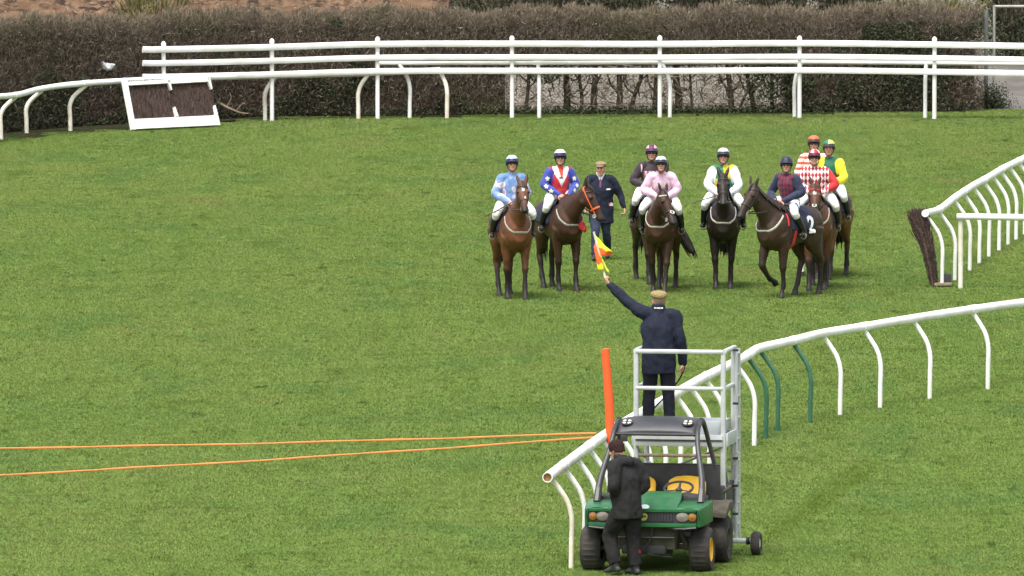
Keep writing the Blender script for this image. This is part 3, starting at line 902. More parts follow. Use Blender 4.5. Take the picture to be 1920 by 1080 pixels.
TRUNK = [(-.86, 1.26, .10, .10), (-.80, 1.25, .20, .19), (-.66, 1.26, .29, .27), (-.45, 1.27, .31, .295), (-.2, 1.235, .31, .29), (.05, 1.195, .335, .30),
         (.28, 1.175, .365, .287), (.46, 1.205, .39, .26), (.62, 1.215, .36, .245), (.75, 1.20, .27, .205), (.84, 1.17, .15, .12)]
FRONT = [(.52, 1.14, .18, .115), (.45, .96, .14, .105), (.46, .77, .098, .082), (.47, .60, .068, .062), (.475, .53, .070, .065), (.470, .45, .052, .047), (.465, .32, .044, .039), (.465, .225, .055, .049), (.495, .14, .044, .042), (.515, .085, .050, .050)]
HIND = [(-.52, 1.20, .28, .17), (-.50, 1.0, .23, .15), (-.575, .83, .15, .10), (-.68, .68, .085, .064), (-.725, .60, .074, .060), (-.705, .50, .056, .050), (-.68, .34, .048, .043), (-.672, .225, .058, .050), (-.635, .14, .045, .043), (-.615, .085, .052, .052)]
LIFTED = [(.52, 1.16, .17, .10), (.50, .98, .125, .09), (.58, .80, .098, .082), (.64, .64, .070, .063), (.655, .575, .070, .065), (.60, .50, .052, .047), (.50, .40, .044, .039), (.43, .335, .053, .048), (.35, .30, .040, .038), (.30, .285, .046, .046)]

def horse(label, loc, yaw, coat, coat2=None, scale=0.97, neck_yaw=0.0, head_yaw=0.0, neck_el=46, head_el=-62, legs=None, black_to=0.62, star=0, breast='sheepskin', girth=None, noseband=None, ring=False, tail_swing=0.0, tail_len=0.0, browband=None, socks=(), cloth_no=None, group='racehorses gathered at the start', bridle='leather', cheek=None):
    legs = legs or {}
    root = thing('horse', label, 'horse', tuple(loc), R(yaw), group, scale)
    m = MB()
    m.loft([(P(f, 0, z), Vector((hw, 0, 0)), Vector((0, 0, hh))) for f, z, hh, hw in [tuple(q) for q in catmull(np.array(TRUNK), 3)]], 22, power=2.15)
    # neck
    L, base = 0.84, P(.50, 0, 1.36)
    nk = [(.36, .175), (.30, .15), (.235, .12), (.185, .098), (.155, .088), (.135, .082)]
    pts, st, ndirs = [], [], []
    p = base.copy()
    for i, (hd, hw) in enumerate(nk):
        t = i / (len(nk) - 1)
        y = R(neck_yaw) * t
        el = R(neck_el - 10 + 16 * t)
        d = P(math.cos(el) * math.cos(y), math.cos(el) * math.sin(y), math.sin(el))
        lat = P(-math.sin(y), math.cos(y), 0)
        u = lat.cross(d).normalized()
        if u.z < 0: u = -u
        st.append((p.copy(), lat * hw, u * hd)); pts.append((p.copy(), u * hd, lat, d))
        p = p + d * (L / (len(nk) - 1))
    m.loft(st, 18, power=2.1)
    poll = pts[-1][0] + pts[-1][1] * 0.45
    # head
    y = R(neck_yaw + head_yaw); el = R(head_el)
    hdv = P(math.cos(el) * math.cos(y), math.cos(el) * math.sin(y), math.sin(el))
    hlat = P(-math.sin(y), math.cos(y), 0)
    hn = hlat.cross(hdv).normalized()
    if hn.dot(P(math.cos(y), math.sin(y), 0)) < 0: hn = -hn          # forehead side
    prof = [(-.07, .06, .05), (-.03, .10, .078), (.04, .125, .088), (.13, .140, .100), (.20, .135, .095), (.28, .112, .075), (.38, .085, .058), (.47, .074, .052), (.54, .074, .058), (.59, .064, .054), (.625, .034, .032)]
    st = []
    for s, dd, w in prof:
        c = poll + hdv * s - hn * (dd - .095)
        st.append((c, hlat * w * 1.12, hn * dd))
    m.loft([(Vector(q[0:3]), Vector(q[3:6]), Vector(q[6:9])) for q in catmull(np.array([[*c, *a, *b] for c, a, b in st]), 3)], 16, power=2.2)
    HC = lambda s, lw, nn: poll + hdv * s + hlat * lw + hn * nn
    for sg in (-1, 1):      # brow bone, nostril rim, jaw
        m.ellipsoid(HC(.15, sg * .085, .055), (.035, .035, .035))
        m.ellipsoid(HC(.575, sg * .042, .045), (.022, .022, .022))
        m.ellipsoid(HC(.16, sg * .055, -.12), (.06, .06, .07))
        e0 = HC(-.045, sg * .055, .055); ed = (-hdv * .75 + hn * .28 + hlat * sg * .22).normalized()
        m.tube([e0 - ed * .04, e0 + ed * .04, e0 + ed * .09, e0 + ed * .14, e0 + ed * .185], [(.034, .022), (.040, .026), (.038, .022), (.024, .014), (.006, .006)], n=10, ref=hlat, k=3)
    # legs
    for key, base_j in (('fl', FRONT), ('fr', FRONT), ('hl', HIND), ('hr', HIND)):
        sg = -1 if key[1] == 'l' else 1
        spec = legs.get(key, 0.0)
        js = LIFTED if spec == 'lift' else base_j
        sh = 0.0 if spec == 'lift' else spec * 1.7
        w0, w1 = (.165, .125) if key[0] == 'f' else (.150, .125)
        pp, rr = [], []
        for f, z, ra, rb in js:
            t = 1 - min(1, z / 1.1)
            pp.append(P(f + sh * t, sg * (w0 * (1 - t) + w1 * t), z)); rr.append((ra, rb))
        m.tube(pp, rr, n=14, ref=(0, -1, 0), k=4, rounded=False)
        f, z = pp[-1].y * -1, pp[-1].z
        if spec == 'lift':
            q = pp[-1]; dv = P(-.62, 0, -.5).normalized()
            m.tube([q, q + dv * .04, q + dv * .10], [(.048, .05), (.053, .055), (.062, .062)], n=12, ref=(0, -1, .6))
        else:
            m.loft([(P(f, pp[-1].x, .105), Vector((.046, 0, 0)), Vector((0, .048, 0))), (P(f + .015, pp[-1].x, .05), Vector((.054, 0, 0)), Vector((0, .060, 0))), (P(f + .025, pp[-1].x, .0), Vector((.061, 0, 0)), Vector((0, .070, 0)))], 14)
    # stifle, shoulder and haunch muscle
    for sg in (-1, 1):
        m.ellipsoid(P(-.36, sg * .17, 1.03), (.09, .14, .16)); m.ellipsoid(P(.60, sg * .14, 1.14), (.10, .15, .22)); m.ellipsoid(P(-.60, sg * .14, 1.16), (.13, .20, .24))
        m.ellipsoid(P(.74, sg * .085, 1.10), (.095, .09, .13))
    me = remesh(m, 0.0155, 7)
    wrinkle(me, .010, 5.0, (1, 1, 1), seed=loc[0])
    co = coords(me)
    base_c = np.array(coat); c2 = np.array(coat2 if coat2 is not None else np.array(coat) * .62)
    f, z = -co[:, 1], co[:, 2]
    cols = np.tile(base_c, (len(co), 1))
    nz = np.array([noise.noise(Vector(q) * 3.1) for q in co])
    k = np.clip(smin(z, 1.15, 1.62) * .55 + .25 * nz, 0, 1)[:, None]          # darker over the topline, as the coat is
    cols = cols * (1 - k) + c2 * k
    dark = np.array((0.016, 0.012, 0.010))
    k = (1 - smin(z + .06 * nz, black_to - .22, black_to + .12))[:, None]
    cols = cols * (1 - k) + dark * k
    rel = co - np.array(poll); s_ = rel @ np.array(hdv); l_ = rel @ np.array(hlat); n_ = rel @ np.array(hn)
    head = (s_ > -.06) & (np.abs(l_) < .16) & (n_ > -.30) & (n_ < .2) & (np.linalg.norm(rel, axis=1) < .72)
    k = np.where(head, smin(s_, .40, .56), 0)[:, None]
    cols = cols * (1 - k) + dark * 1.3 * k
    ear = (s_ < -.06) & (np.linalg.norm(rel, axis=1) < .30) & (n_ > -.02)
    cols[ear] = cols[ear] * .4 + dark * .6
    if star:
        q = head & (n_ > .03) & (((s_ - .13) / .035) ** 2 + (l_ / .028) ** 2 < 1)
        if star > 1: q |= head & (n_ > .0) & (((s_ - .33) / .05) ** 2 + ((l_ - .02) / .014) ** 2 < 1)
        if star > 2: q |= head & (n_ > -.02) & (((s_ - .52) / .05) ** 2 + (l_ / .03) ** 2 < 1)
        cols[q] = (.62, .56, .52)
    hoof = z < .085
    cols[hoof] = cols[hoof] * .3 + np.array((.035, .03, .026)) * .7
    for key in socks:
        sg = -1 if key[1] == 'l' else 1
        q = (z < .42) & (z > .09) & (np.sign(co[:, 0]) == sg) & ((f > 0) == (key[0] == 'f'))
        cols[q] = (.62, .60, .57)
    paint(me, cols, 'POINT')
    body = link('body', me, M['coat'], root)
    bv = BVHTree.FromPolygons([Vector(q) for q in co], [tuple(pl.vertices) for pl in me.polygons])
    for sg in (-1, 1):
        MB().ellipsoid(HC(.16, sg * .108, .045), (.016, .020, .020), n=10, m=7).build('eye', M['eye'], root)
    # mane: a fringe lying along the crest and to one side
    m = MB()
    for i in range(26):
        t = i / 25 * 4.9
        a = int(t); b = min(a + 1, 5); tt = t - a
        c = pts[a][0].lerp(pts[b][0], tt); u = pts[a][1].lerp(pts[b][1], tt); lt = pts[a][2]
        top_ = c + u * 1.0
        lw = st_w = (nk[a][1] * (1 - tt) + nk[b][1] * tt)
        ln = random.uniform(.5, .8)
        m.tube([top_ - u * .05, top_ + u.normalized() * .012 + lt * .02, c + u * .78 + lt * lw * .72, c + u * (.78 - .45 * ln) + lt * (lw * 1.12 + .012)], [(.03, .012), (.03, .014), (.026, .012), (.008, .005)], n=6, ref=pts[a][3], k=2)
    m.tube([HC(-.06, 0, .08), HC(.02, .005, .115), HC(.12, .01, .118)], [.022, .02, .006], n=7, k=3)
    m.build('mane', M['hair'], root)
    # tail
    sw = tail_swing
    m = MB()
    m.tube([P(-.80, 0, 1.44), P(-.90, sw * .1, 1.34), P(-.94, sw * .35, 1.08), P(-.93, sw * .7, .82), P(-.90, sw * 1.0, .58 - tail_len)], [.035, .055, .075, .090, .05], n=10, k=5)
    for i in range(14):
        o1, o2 = random.uniform(-.06, .06), random.uniform(-.07, .07)
        m.tube([P(-.92 + o1, sw * .35 + o2, 1.1), P(-.93 + o1 * 1.4, sw * .72 + o2 * 1.3, .80), P(-.90 + o1, sw * 1.06 + o2 * 1.3, .50 - tail_len + random.uniform(-.06, .08))], [.03, .025, .004], n=5, k=3)
    m.build('tail', M['hair'], root)
    # tack, laid on the skin
    def hug(center, u, v, a0, a1, width, th, name, mat, parent, n=30, along=None, lift=.006):
        cpts, nrm_ = [], []
        for i in range(n + 1):
            t = R(a0 + (a1 - a0) * i / n)
            d = (u * math.cos(t) + v * math.sin(t)).normalized()
            h = bv.ray_cast(center, d, 1.5)
            if h[0] is None: continue
            cpts.append(h[0] + d * lift); nrm_.append(h[1])
        if len(cpts) < 3: return None
        ax = u.cross(v).normalized()
        return MB().tube(cpts, [(width, th)] * len(cpts), n=8, ref=ax).build(name, M[mat], parent)
    br = M[bridle]
    nb = hug(HC(.36, 0, .02), hlat, hn, 0, 360, .016, .006, 'noseband', noseband or bridle, root)
    hug(HC(.03, 0, .0), hlat, hn + hdv * .35, 5, 175, .014, .006, 'browband', browband or bridle, root)
    hug(HC(.0, 0, -.02), hlat, hn * .2 - hdv, 0, 180, .014, .006, 'headpiece', cheek or bridle, root)
    for sg in (-1, 1):
        cp = []
        for s in np.linspace(.0, .46, 9):
            h = bv.ray_cast(HC(s, sg * .3, -.01 - .03 * s), -hlat * sg, .4)
            if h[0] is not None: cp.append(h[0] + hlat * sg * .006)
        if len(cp) > 2: MB().tube(cp, [(.011, .005)] * len(cp), n=6, ref=hn).build('cheek_strap', M[cheek or bridle], root)
        MB().lathe([(.030, -.004), (.036, 0), (.030, .004), (.024, 0)], HC(.475, sg * .066, -.045), n=14, M=Matrix((hdv, hn, hlat * sg)).transposed().to_3x3()).build('bit_ring', M['wire'], root)
    if ring:
        MB().tube([HC(.40, math.cos(t) * .034, .10 + .01 * math.sin(t)) + hdv * math.sin(t) * .034 for t in np.linspace(0, 2 * math.pi, 15)], .011, n=6).build('noseband_pad', M['sheepskin'], root)
    if breast:
        c = P(.62, 0, 1.38)
        u = P(0, 1, 0); v = P(.60, 0, -.50).normalized()
        hug(c, u, v, -28, 208, .026, .010, 'breastplate', breast, root, n=40)
    if girth:
        hug(P(.22, 0, 1.25), P(0, 1, 0), P(.12, 0, -1).normalized(), -5, 185, .045, .008, 'girth', girth, root, n=40)
        hug(P(.40, 0, 1.45), P(0, 1, 0), P(.18, 0, -1).normalized(), -10, 35, .03, .010, 'cloth_edge', girth, root)
        hug(P(.40, 0, 1.45), P(0, 1, 0), P(.18, 0, -1).normalized(), 145, 190, .03, .010, 'cloth_edge', girth, root)
    # saddle cloth draped over the back
    vs, fs = [], []
    fsn, an = np.linspace(.34, -.34, 15), np.linspace(-112, 112, 31)
    for ff in fsn:
        for a in an:
            d = P(0, math.sin(R(a)), math.cos(R(a)))
            h = bv.ray_cast(P(ff, 0, 1.30), d, 1.0)
            q = (h[0] if h[0] is not None else P(ff, 0, 1.30) + d * .3) + d * (.016 + .004 * math.sin(ff * 19 + a * .1))
            vs.append(q)
    nA = len(an)
    for i in range(len(fsn) - 1):
        for j in range(nA - 1):
            fs.append((i * nA + j, i * nA + j + 1, (i + 1) * nA + j + 1, (i + 1) * nA + j))
    me = bpy.data.meshes.new('saddle_cloth'); me.from_pydata([tuple(q) for q in vs], [], fs)
    cl = link('saddle_cloth', me, M['navy_cloth'], root)
    sm = cl.modifiers.new('s', 'SOLIDIFY'); sm.thickness = .010; sm.offset = -1
    if cloth_no:
        ch, sg, f0 = cloth_no
        cu = bpy.data.curves.new('number', 'FONT'); cu.body = ch; cu.size = .40; cu.align_x = 'CENTER'; cu.offset = .014
        to = bpy.data.objects.new('t', cu); col.objects.link(to)
        tm = bpy.data.meshes.new_from_object(to.evaluated_get(bpy.context.evaluated_depsgraph_get()))
        bpy.data.objects.remove(to)
        bmx = bmesh.new(); bmx.from_mesh(tm); bmesh.ops.triangulate(bmx, faces=bmx.faces); bmesh.ops.subdivide_edges(bmx, edges=bmx.edges, cuts=2); bmx.to_mesh(tm); bmx.free()
        cbv = BVHTree.FromPolygons(vs, fs)
        for v in tm.vertices:
            # text runs left to right as read from that side
            ff, zz = f0 + (v.co.x * (1 if sg < 0 else -1)) * 1.0, 1.13 + v.co.y
            h = cbv.ray_cast(P(ff, sg * 1.5, zz), P(0, -sg, 0), 2)
            v.co = (h[0] if h[0] is not None else P(ff, sg * .33, zz)) + P(0, sg * .007, 0)
        link('number', tm, M['number'], cl)
    # saddle
    m = MB()
    m.tube([P(.28, 0, 1.60), P(.18, 0, 1.585), P(.02, 0, 1.575), P(-.10, 0, 1.60), P(-.16, 0, 1.64)], [(.07, .03), (.12, .035), (.15, .035), (.15, .035), (.10, .02)], n=12, ref=(1, 0, 0), k=4, rounded=True)
    for sg in (-1, 1):
        m.tube([P(.16, sg * .12, 1.59), P(.20, sg * .235, 1.47), P(.22, sg * .305, 1.33)], [(.13, .016), (.14, .016), (.08, .012)], n=12, ref=P(1, 0, 0), k=3)
    link('saddle', remesh(m, .016, 3), M['leather'], root)
    for sg in (-1, 1):
        m = MB()
        m.tube([P(.10, sg * .25, 1.50), P(.09, sg * .325, 1.30), P(.08, sg * .345, 1.13)], [(.012, .004)] * 3, n=6, ref=P(1, 0, 0))
        m.tube([P(.08, sg * (.345 + math.cos(t) * .055), 1.085 + math.sin(t) * .06) for t in np.linspace(-.5 * math.pi, 1.5 * math.pi, 15)], .009, n=6)
        m.build('stirrup', M['wire'], root)
    for sg in (-1, 1):
        a = HC(.475, sg * .07, -.05); b = P(.37, sg * .075, 1.665)
        mid = a.lerp(b, .5) + Vector((0, 0, -.05)) + P(0, sg * .06, 0)
        MB().tube([a, mid, b], [(.011, .004)] * 3, n=6, k=6, ref=(0, 0, 1)).build('rein', M['leather'], root)
    return root, HC

BAY = (0.105, 0.040, 0.018); DKBAY = (0.056, 0.025, 0.014); BROWN = (0.044, 0.024, 0.0155); RED = (0.125, 0.047, 0.020); BLACK = (0.020, 0.0135, 0.0105)
HORSES = []
def H(px, py, **kw):
    h, hc = horse(loc=G(px, py), **kw)
    HORSES.append(h)
    return h
h1 = H(958, 558, label='bright bay horse with a white star and snip, under the light blue jockey', yaw=11, coat=RED, star=2, breast='grey_web', legs={'fl': -.10, 'fr': .10, 'hl': .12, 'hr': -.1}, neck_el=50, head_el=-46, head_yaw=-4)
h2 = H(1047, 543, label='dark bay horse turning its head towards the walking man, in an orange head collar', yaw=18, coat=DKBAY, neck_yaw=30, head_yaw=26, neck_el=33, head_el=-64, breast='grey_web', cheek='orange_web', noseband='orange_web', legs={'fl': -.05, 'fr': .08, 'hl': .1, 'hr': -.08})
h3 = H(1220, 529, label='brown horse half hidden behind the horse of the pink jockey', yaw=9, coat=BROWN, neck_yaw=10, breast=None, legs={'fl': .08, 'fr': -.1, 'hl': -.12, 'hr': .1})
h4 = H(1243, 545, label='bay horse with a pale chest strap and its tail swung out, under the pink jockey', yaw=-8, scale=.955, coat=DKBAY, head_yaw=10, neck_yaw=34, head_el=-60, neck_el=31, breast='sheepskin', ring=True, tail_swing=.42, tail_len=-.06, browband='grey_web', legs={'fl': -.12, 'fr': .16, 'hl': .12, 'hr': -.1})
h5 = H(1356, 539, label='almost black horse with a pale chest strap, walking straight on', yaw=-1, coat=BLACK, breast='sheepskin', neck_el=48, head_el=-48, legs={'fl': .02, 'fr': -.06, 'hl': 0.1, 'hr': -.1})
h6 = H(1480, 556, label='dark brown horse lifting a foreleg, number two on its navy cloth', yaw=-34, coat=BROWN, coat2=(.03, .018, .012), neck_yaw=-10, head_yaw=0, neck_el=44, head_el=-56, breast='sheepskin', girth='red_web', legs={'fl': 'lift', 'fr': -.05, 'hl': .14, 'hr': -.10}, cloth_no=('2', 1, -.22))
h7 = H(1534, 541, label='bay horse with a pale nose pad, under the red and white diamond jockey', yaw=-4, coat=BAY, star=1, ring=True, breast='sheepskin', neck_el=34, head_el=-54, browband='red_web', legs={'fl': .12, 'fr': -.08, 'hl': -.1, 'hr': .1})
h8 = H(1527, 514, label='bay horse with one white sock, hidden behind the diamond jockey', yaw=-10, coat=BAY, socks=('fl',), breast=None, neck_el=18, legs={'fl': .1, 'fr': -.1, 'hl': .1, 'hr': -.05})
h9 = H(1556, 521, label='light bay horse behind the others, under the yellow and green jockey', yaw=-14, coat=RED, breast='sheepskin', neck_el=34, legs={'fl': -.05, 'fr': .08, 'hl': .12, 'hr': -.1})

_hd = h2
m = MB(); m.ellipsoid((0, 0, 0), (.07, .05, .085)); m.ellipsoid((.04, -.02, -.06), (.045, .04, .05))
_me = remesh(m, .012, 2); wrinkle(_me, .012, 18, (1, 1, 1))
_o = link('lead_rope', _me, M['red_web'], h2); _o.location = (h2.matrix_basis.inverted() @ (G(1091, 543) + Vector((0, -.75, 1.14))))
# ------------------------------------------------------------------ people
M['skin'] = amat('skin', rough=0.55, spec=0.35, var=0.06, vscale=30)
M['silk'] = amat('racing_silk', rough=0.68, spec=0.35, bump=0.25, bscale=16, var=0.08, vscale=10, sheen=0.15)
M['cap_silk'] = amat('cap_silk', rough=0.45, spec=0.4, var=0.06, vscale=12)
M['cloth'] = amat('cloth', rough=0.85, spec=0.2, bump=0.3, bscale=22, var=0.14, vscale=14)
M['tweed'] = amat('tweed', rough=0.95, spec=0.1, bump=0.5, bscale=120, var=0.3, vscale=70)
M['boot'] = pmat('black_boot', (0.012, 0.011, 0.011), (0.022, 0.02, 0.019), rough=0.35, scale=12)
M['goggle'] = pmat('goggle_lens', (0.012, 0.010, 0.010), rough=0.12)
M['strap'] = pmat('helmet_harness', (0.02, 0.02, 0.024), rough=0.7)
M['whip'] = pmat('whip_leather', (0.018, 0.015, 0.013), (0.03, 0.025, 0.02), rough=0.5, scale=30)

HEADST = [(-.118, .024, -.084, -.030), (-.105, .040, -.096, .005), (-.075, .053, -.097, .035), (-.04, .063, -.093, .065), (0, .071, -.090, .085), (.04, .076, -.091, .096), (.075, .070, -.082, .092), (.10, .052, -.058, .070), (.116, .022, -.018, .03)]
def head_matrix(c, yaw=0, pitch=0, roll=0):
    return Matrix.Translation(c) @ Matrix.Rotation(R(yaw), 4, 'Z') @ Matrix.Rotation(R(pitch), 4, 'X') @ Matrix.Rotation(R(roll), 4, 'Y')
def add_head(m, HM):
    q = lambda x, y, z: HM @ Vector((x, y, z))
    r3 = HM.to_3x3()
    rows = catmull(np.array(HEADST), 3)
    m.loft([(q(0, (f + b) / 2, z), r3 @ Vector((w, 0, 0)), r3 @ Vector((0, (b - f) / 2, 0))) for z, w, f, b in rows], 18, power=2.2)
    m.tube([q(0, -.088, .028), q(0, -.100, .005), q(0, -.113, -.018), q(0, -.104, -.030)], [.010, .012, .016, .012], n=8, k=3, rounded=True)
    m.tube([q(-.045, -.080, .030), q(0, -.092, .034), q(.045, -.080, .030)], .012, n=8, k=3, rounded=True)
    m.tube([q(-.024, -.090, -.058), q(0, -.098, -.060), q(.024, -.090, -.058)], .0085, n=8, k=3, rounded=True)
    for s in (-1, 1):
        m.ellipsoid(q(s * .046, -.070, -.02), (.022, .022, .024))
        m.ellipsoid(q(s * .076, .012, -.005), (.012, .022, .034), M=r3)
def add_hand(m, wrist, d, n, side, curl=35, scale=1.0):
    """Palm with four unequal fingers that bend at the knuckles and a thumb leaving the side of the palm."""
    d = Vector(d).normalized(); n = Vector(n); n = (n - d * n.dot(d)).normalized()
    s = d.cross(n) * side               # towards the thumb
    w = Vector(wrist)
    m.tube([w - d * .02, w + d * .02, w + d * .06, w + d * .095], [(.028, .022), (.036, .020), (.044, .019), (.042, .016)], n=12, ref=s, rounded=True)
    for i, (o, L) in enumerate(((.032, .074), (.011, .084), (-.011, .077), (-.031, .060))):
        p = w + d * (.092 - .004 * abs(i - 1)) + s * o
        pts = [p - d * .02, p]; ang = 0
        for L_, cu in ((.44, 1.0), (.31, 1.1), (.25, .7)):
            ang += R(curl) * cu
            dd = d * math.cos(ang) + n * math.sin(ang) + s * o * .8
            p = p + dd.normalized() * L * L_; pts.append(p)
        m.tube(pts, [.0105, .0105, .0098, .0092, .0082], n=8, rounded=True)
    p = w + d * .022 + s * .034
    t1 = p + (d * .6 + s * .75 + n * .25).normalized() * .042
    t2 = t1 + (d * .85 + s * .1 + n * .6 * (curl / 50)).normalized() * .032
    t3 = t2 + (d * .8 - s * .35 + n * .7 * (curl / 50)).normalized() * .026
    m.tube([p - s * .02, p, t1, t2, t3], [.015, .014, .0125, .011, .009], n=8, rounded=True)

def seg_dist(p, pl):
    best = np.full(len(p), 9.0)
    for a, b in zip(pl, pl[1:]):
        a, b = np.array(tuple(a)), np.array(tuple(b)); d = b - a
        t = np.clip(((p - a) @ d) / (d @ d), 0, 1)
        best = np.minimum(best, np.linalg.norm(p - (a + t[:, None] * d), axis=1))
    return best

SKIN = (0.46, 0.25, 0.18)
def build_body(root, J, HM, hair, hands, skin=SKIN, limb=True, hair_low=.03):
    m = MB()
    add_head(m, HM)
    m.tube([J['neck'] + Vector((0, 0, -.05)), J['neck'], HM @ Vector((0, .02, -.10)), HM @ Vector((0, .02, -.04))], [.075, .060, .054, .054], n=12, k=3)
    m.tube([J['pelvis'], J['pelvis'].lerp(J['chest'], .5), J['chest'], J['neck'] + Vector((0, 0, -.03))], [(.15, .10), (.135, .09), (.155, .10), (.07, .06)], n=14, ref=J['lat'], k=4, rounded=True)
    for s in 'lr':
        m.tube([J['neck'].lerp(J['sh' + s], .5), J['sh' + s], J['el' + s], J['wr' + s]], [.05, .052, .038, .026], n=10, k=4, rounded=True)
        if limb: m.tube([J['hip' + s], J['hip' + s].lerp(J['kn' + s], .5), J['kn' + s], J['kn' + s].lerp(J['an' + s], .4), J['an' + s]], [.085, .075, .055, .052, .036], n=10, k=4, rounded=True)
        d, n, sd, cu = hands[s]
        add_hand(m, J['wr' + s], d, n, sd, cu)
    me = remesh(m, .0085, 2)
    co = coords(me)
    hc = (np.c_[co, np.ones(len(co))] @ np.array(HM.inverted()).T)[:, :3]
    cols = np.tile(np.array(skin), (len(co), 1))
    near = np.linalg.norm(hc, axis=1) < .2
    red = near & (np.abs(hc[:, 0]) < .055) & (hc[:, 1] < -.06) & (hc[:, 2] < .0) & (hc[:, 2] > -.045)
    cols[red] = np.array(skin) * (1.06, .86, .84)
    lips = near & (np.abs(hc[:, 0]) < .026) & (hc[:, 1] < -.085) & (np.abs(hc[:, 2] + .059) < .009)
    cols[lips] = np.array(skin) * (.72, .5, .5)
    h = near & ((hc[:, 2] > .062) | ((hc[:, 1] > .01 + .04 * (hc[:, 2] < 0)) & (hc[:, 2] > -.07 + hair_low) & (np.abs(hc[:, 0]) < .0835)))
    cols[h] = hair
    brow = near & (hc[:, 1] < -.07) & (np.abs(hc[:, 2] - .034) < .006) & (np.abs(np.abs(hc[:, 0]) - .03) < .018)
    cols[brow] = np.array(hair) * .7
    paint(me, cols, 'POINT')
    link('body', me, M['skin'], root)
    for s in (-1, 1):
        MB().ellipsoid(HM @ Vector((s * .031, -.084, .012)), (.012, .010, .008), n=8, m=6).build('eye', M['eye'], root)

def helmet(root, HM, capfn, goggles=True):
    m = MB(); r3 = HM.to_3x3()
    q = lambda x, y, z: HM @ Vector((x, y, z))
    rings = []
    for i, (z, k) in enumerate(((-.02, 1.0), (.02, 1.04), (.05, 1.02), (.085, .94), (.120, .82), (.146, .60), (.160, .30))):
        ring = []
        for j in range(24):
            t = 2 * math.pi * j / 24
            x, y = math.sin(t) * .110 * k, -math.cos(t) * .130 * k
            zz = z
            if i < 2:       # brow line sits higher in front than over the ears
                zz = z + (.065 if i == 0 else .035) * max(0, math.cos(t)) ** .7 if math.cos(t) > 0 else z
            ring.append(q(x, y + .006, zz))
        rings.append(ring)
    m.rings(rings)
    me = remesh(m, .009, 2)
    co = centers(me)
    hc = (np.c_[co, np.ones(len(co))] @ np.array(HM.inverted()).T)[:, :3]
    paint(me, capfn(hc), 'FACE')
    he = link('helmet', me, M['cap_silk'], root)
    MB().tube([q(math.sin(t) * .088, -.012 - math.cos(t) * .118, .042 + .008 * math.cos(t)) for t in np.linspace(-.95, .95, 11)], [(.008, .026)] * 11, n=8, ref=r3 @ Vector((0, 0, 1))).build('peak', M['strap'], he)
    for s in (-1, 1):
        MB().tube([q(s * .086, .005, .01), q(s * .082, -.02, -.045), q(s * .055, -.05, -.10), q(0, -.066, -.126)], [(.022, .010), (.016, .009), (.010, .008), (.010, .008)], n=8, k=3, ref=r3 @ Vector((0, 1, 0))).build('chin_strap', M['strap'], he)
    if goggles:
        MB().tube([q(math.sin(t) * .080, -.004 - math.cos(t) * .104, .014) for t in np.linspace(-1.15, 1.15, 13)], [(.021, .010)] * 13, n=8, ref=r3 @ Vector((0, 0, 1))).build('goggles', M['goggle'], root)
    return he

def garment(root, name, m, mat, fn, voxel=.0115, it=3, wr=.006, seed=0., wsc=9):
    me = remesh(m, voxel, it)
    if wr: wrinkle(me, wr, wsc, seed=seed)
    paint(me, fn(centers(me)), 'FACE')
    return link(name, me, M[mat], root)
def plain(c):
    return lambda p: np.tile(np.array(c), (len(p), 1))

def star_mask(x, z, cx, cz, rr, rot=0.0):
    dx, dz = x - cx, z - cz
    rad = np.hypot(dx, dz); th = np.arctan2(dx, dz) + rot
    ph = (th % (2 * np.pi / 5)) - np.pi / 5
    return rad < rr * .47 / np.maximum(np.cos((np.abs(np.abs(ph) - np.pi / 5)) * 1.0) ** 0 * (0.47 + .53 * (1 - np.abs(ph) / (np.pi / 5))) , .2) * (1 if True else 0) * .9

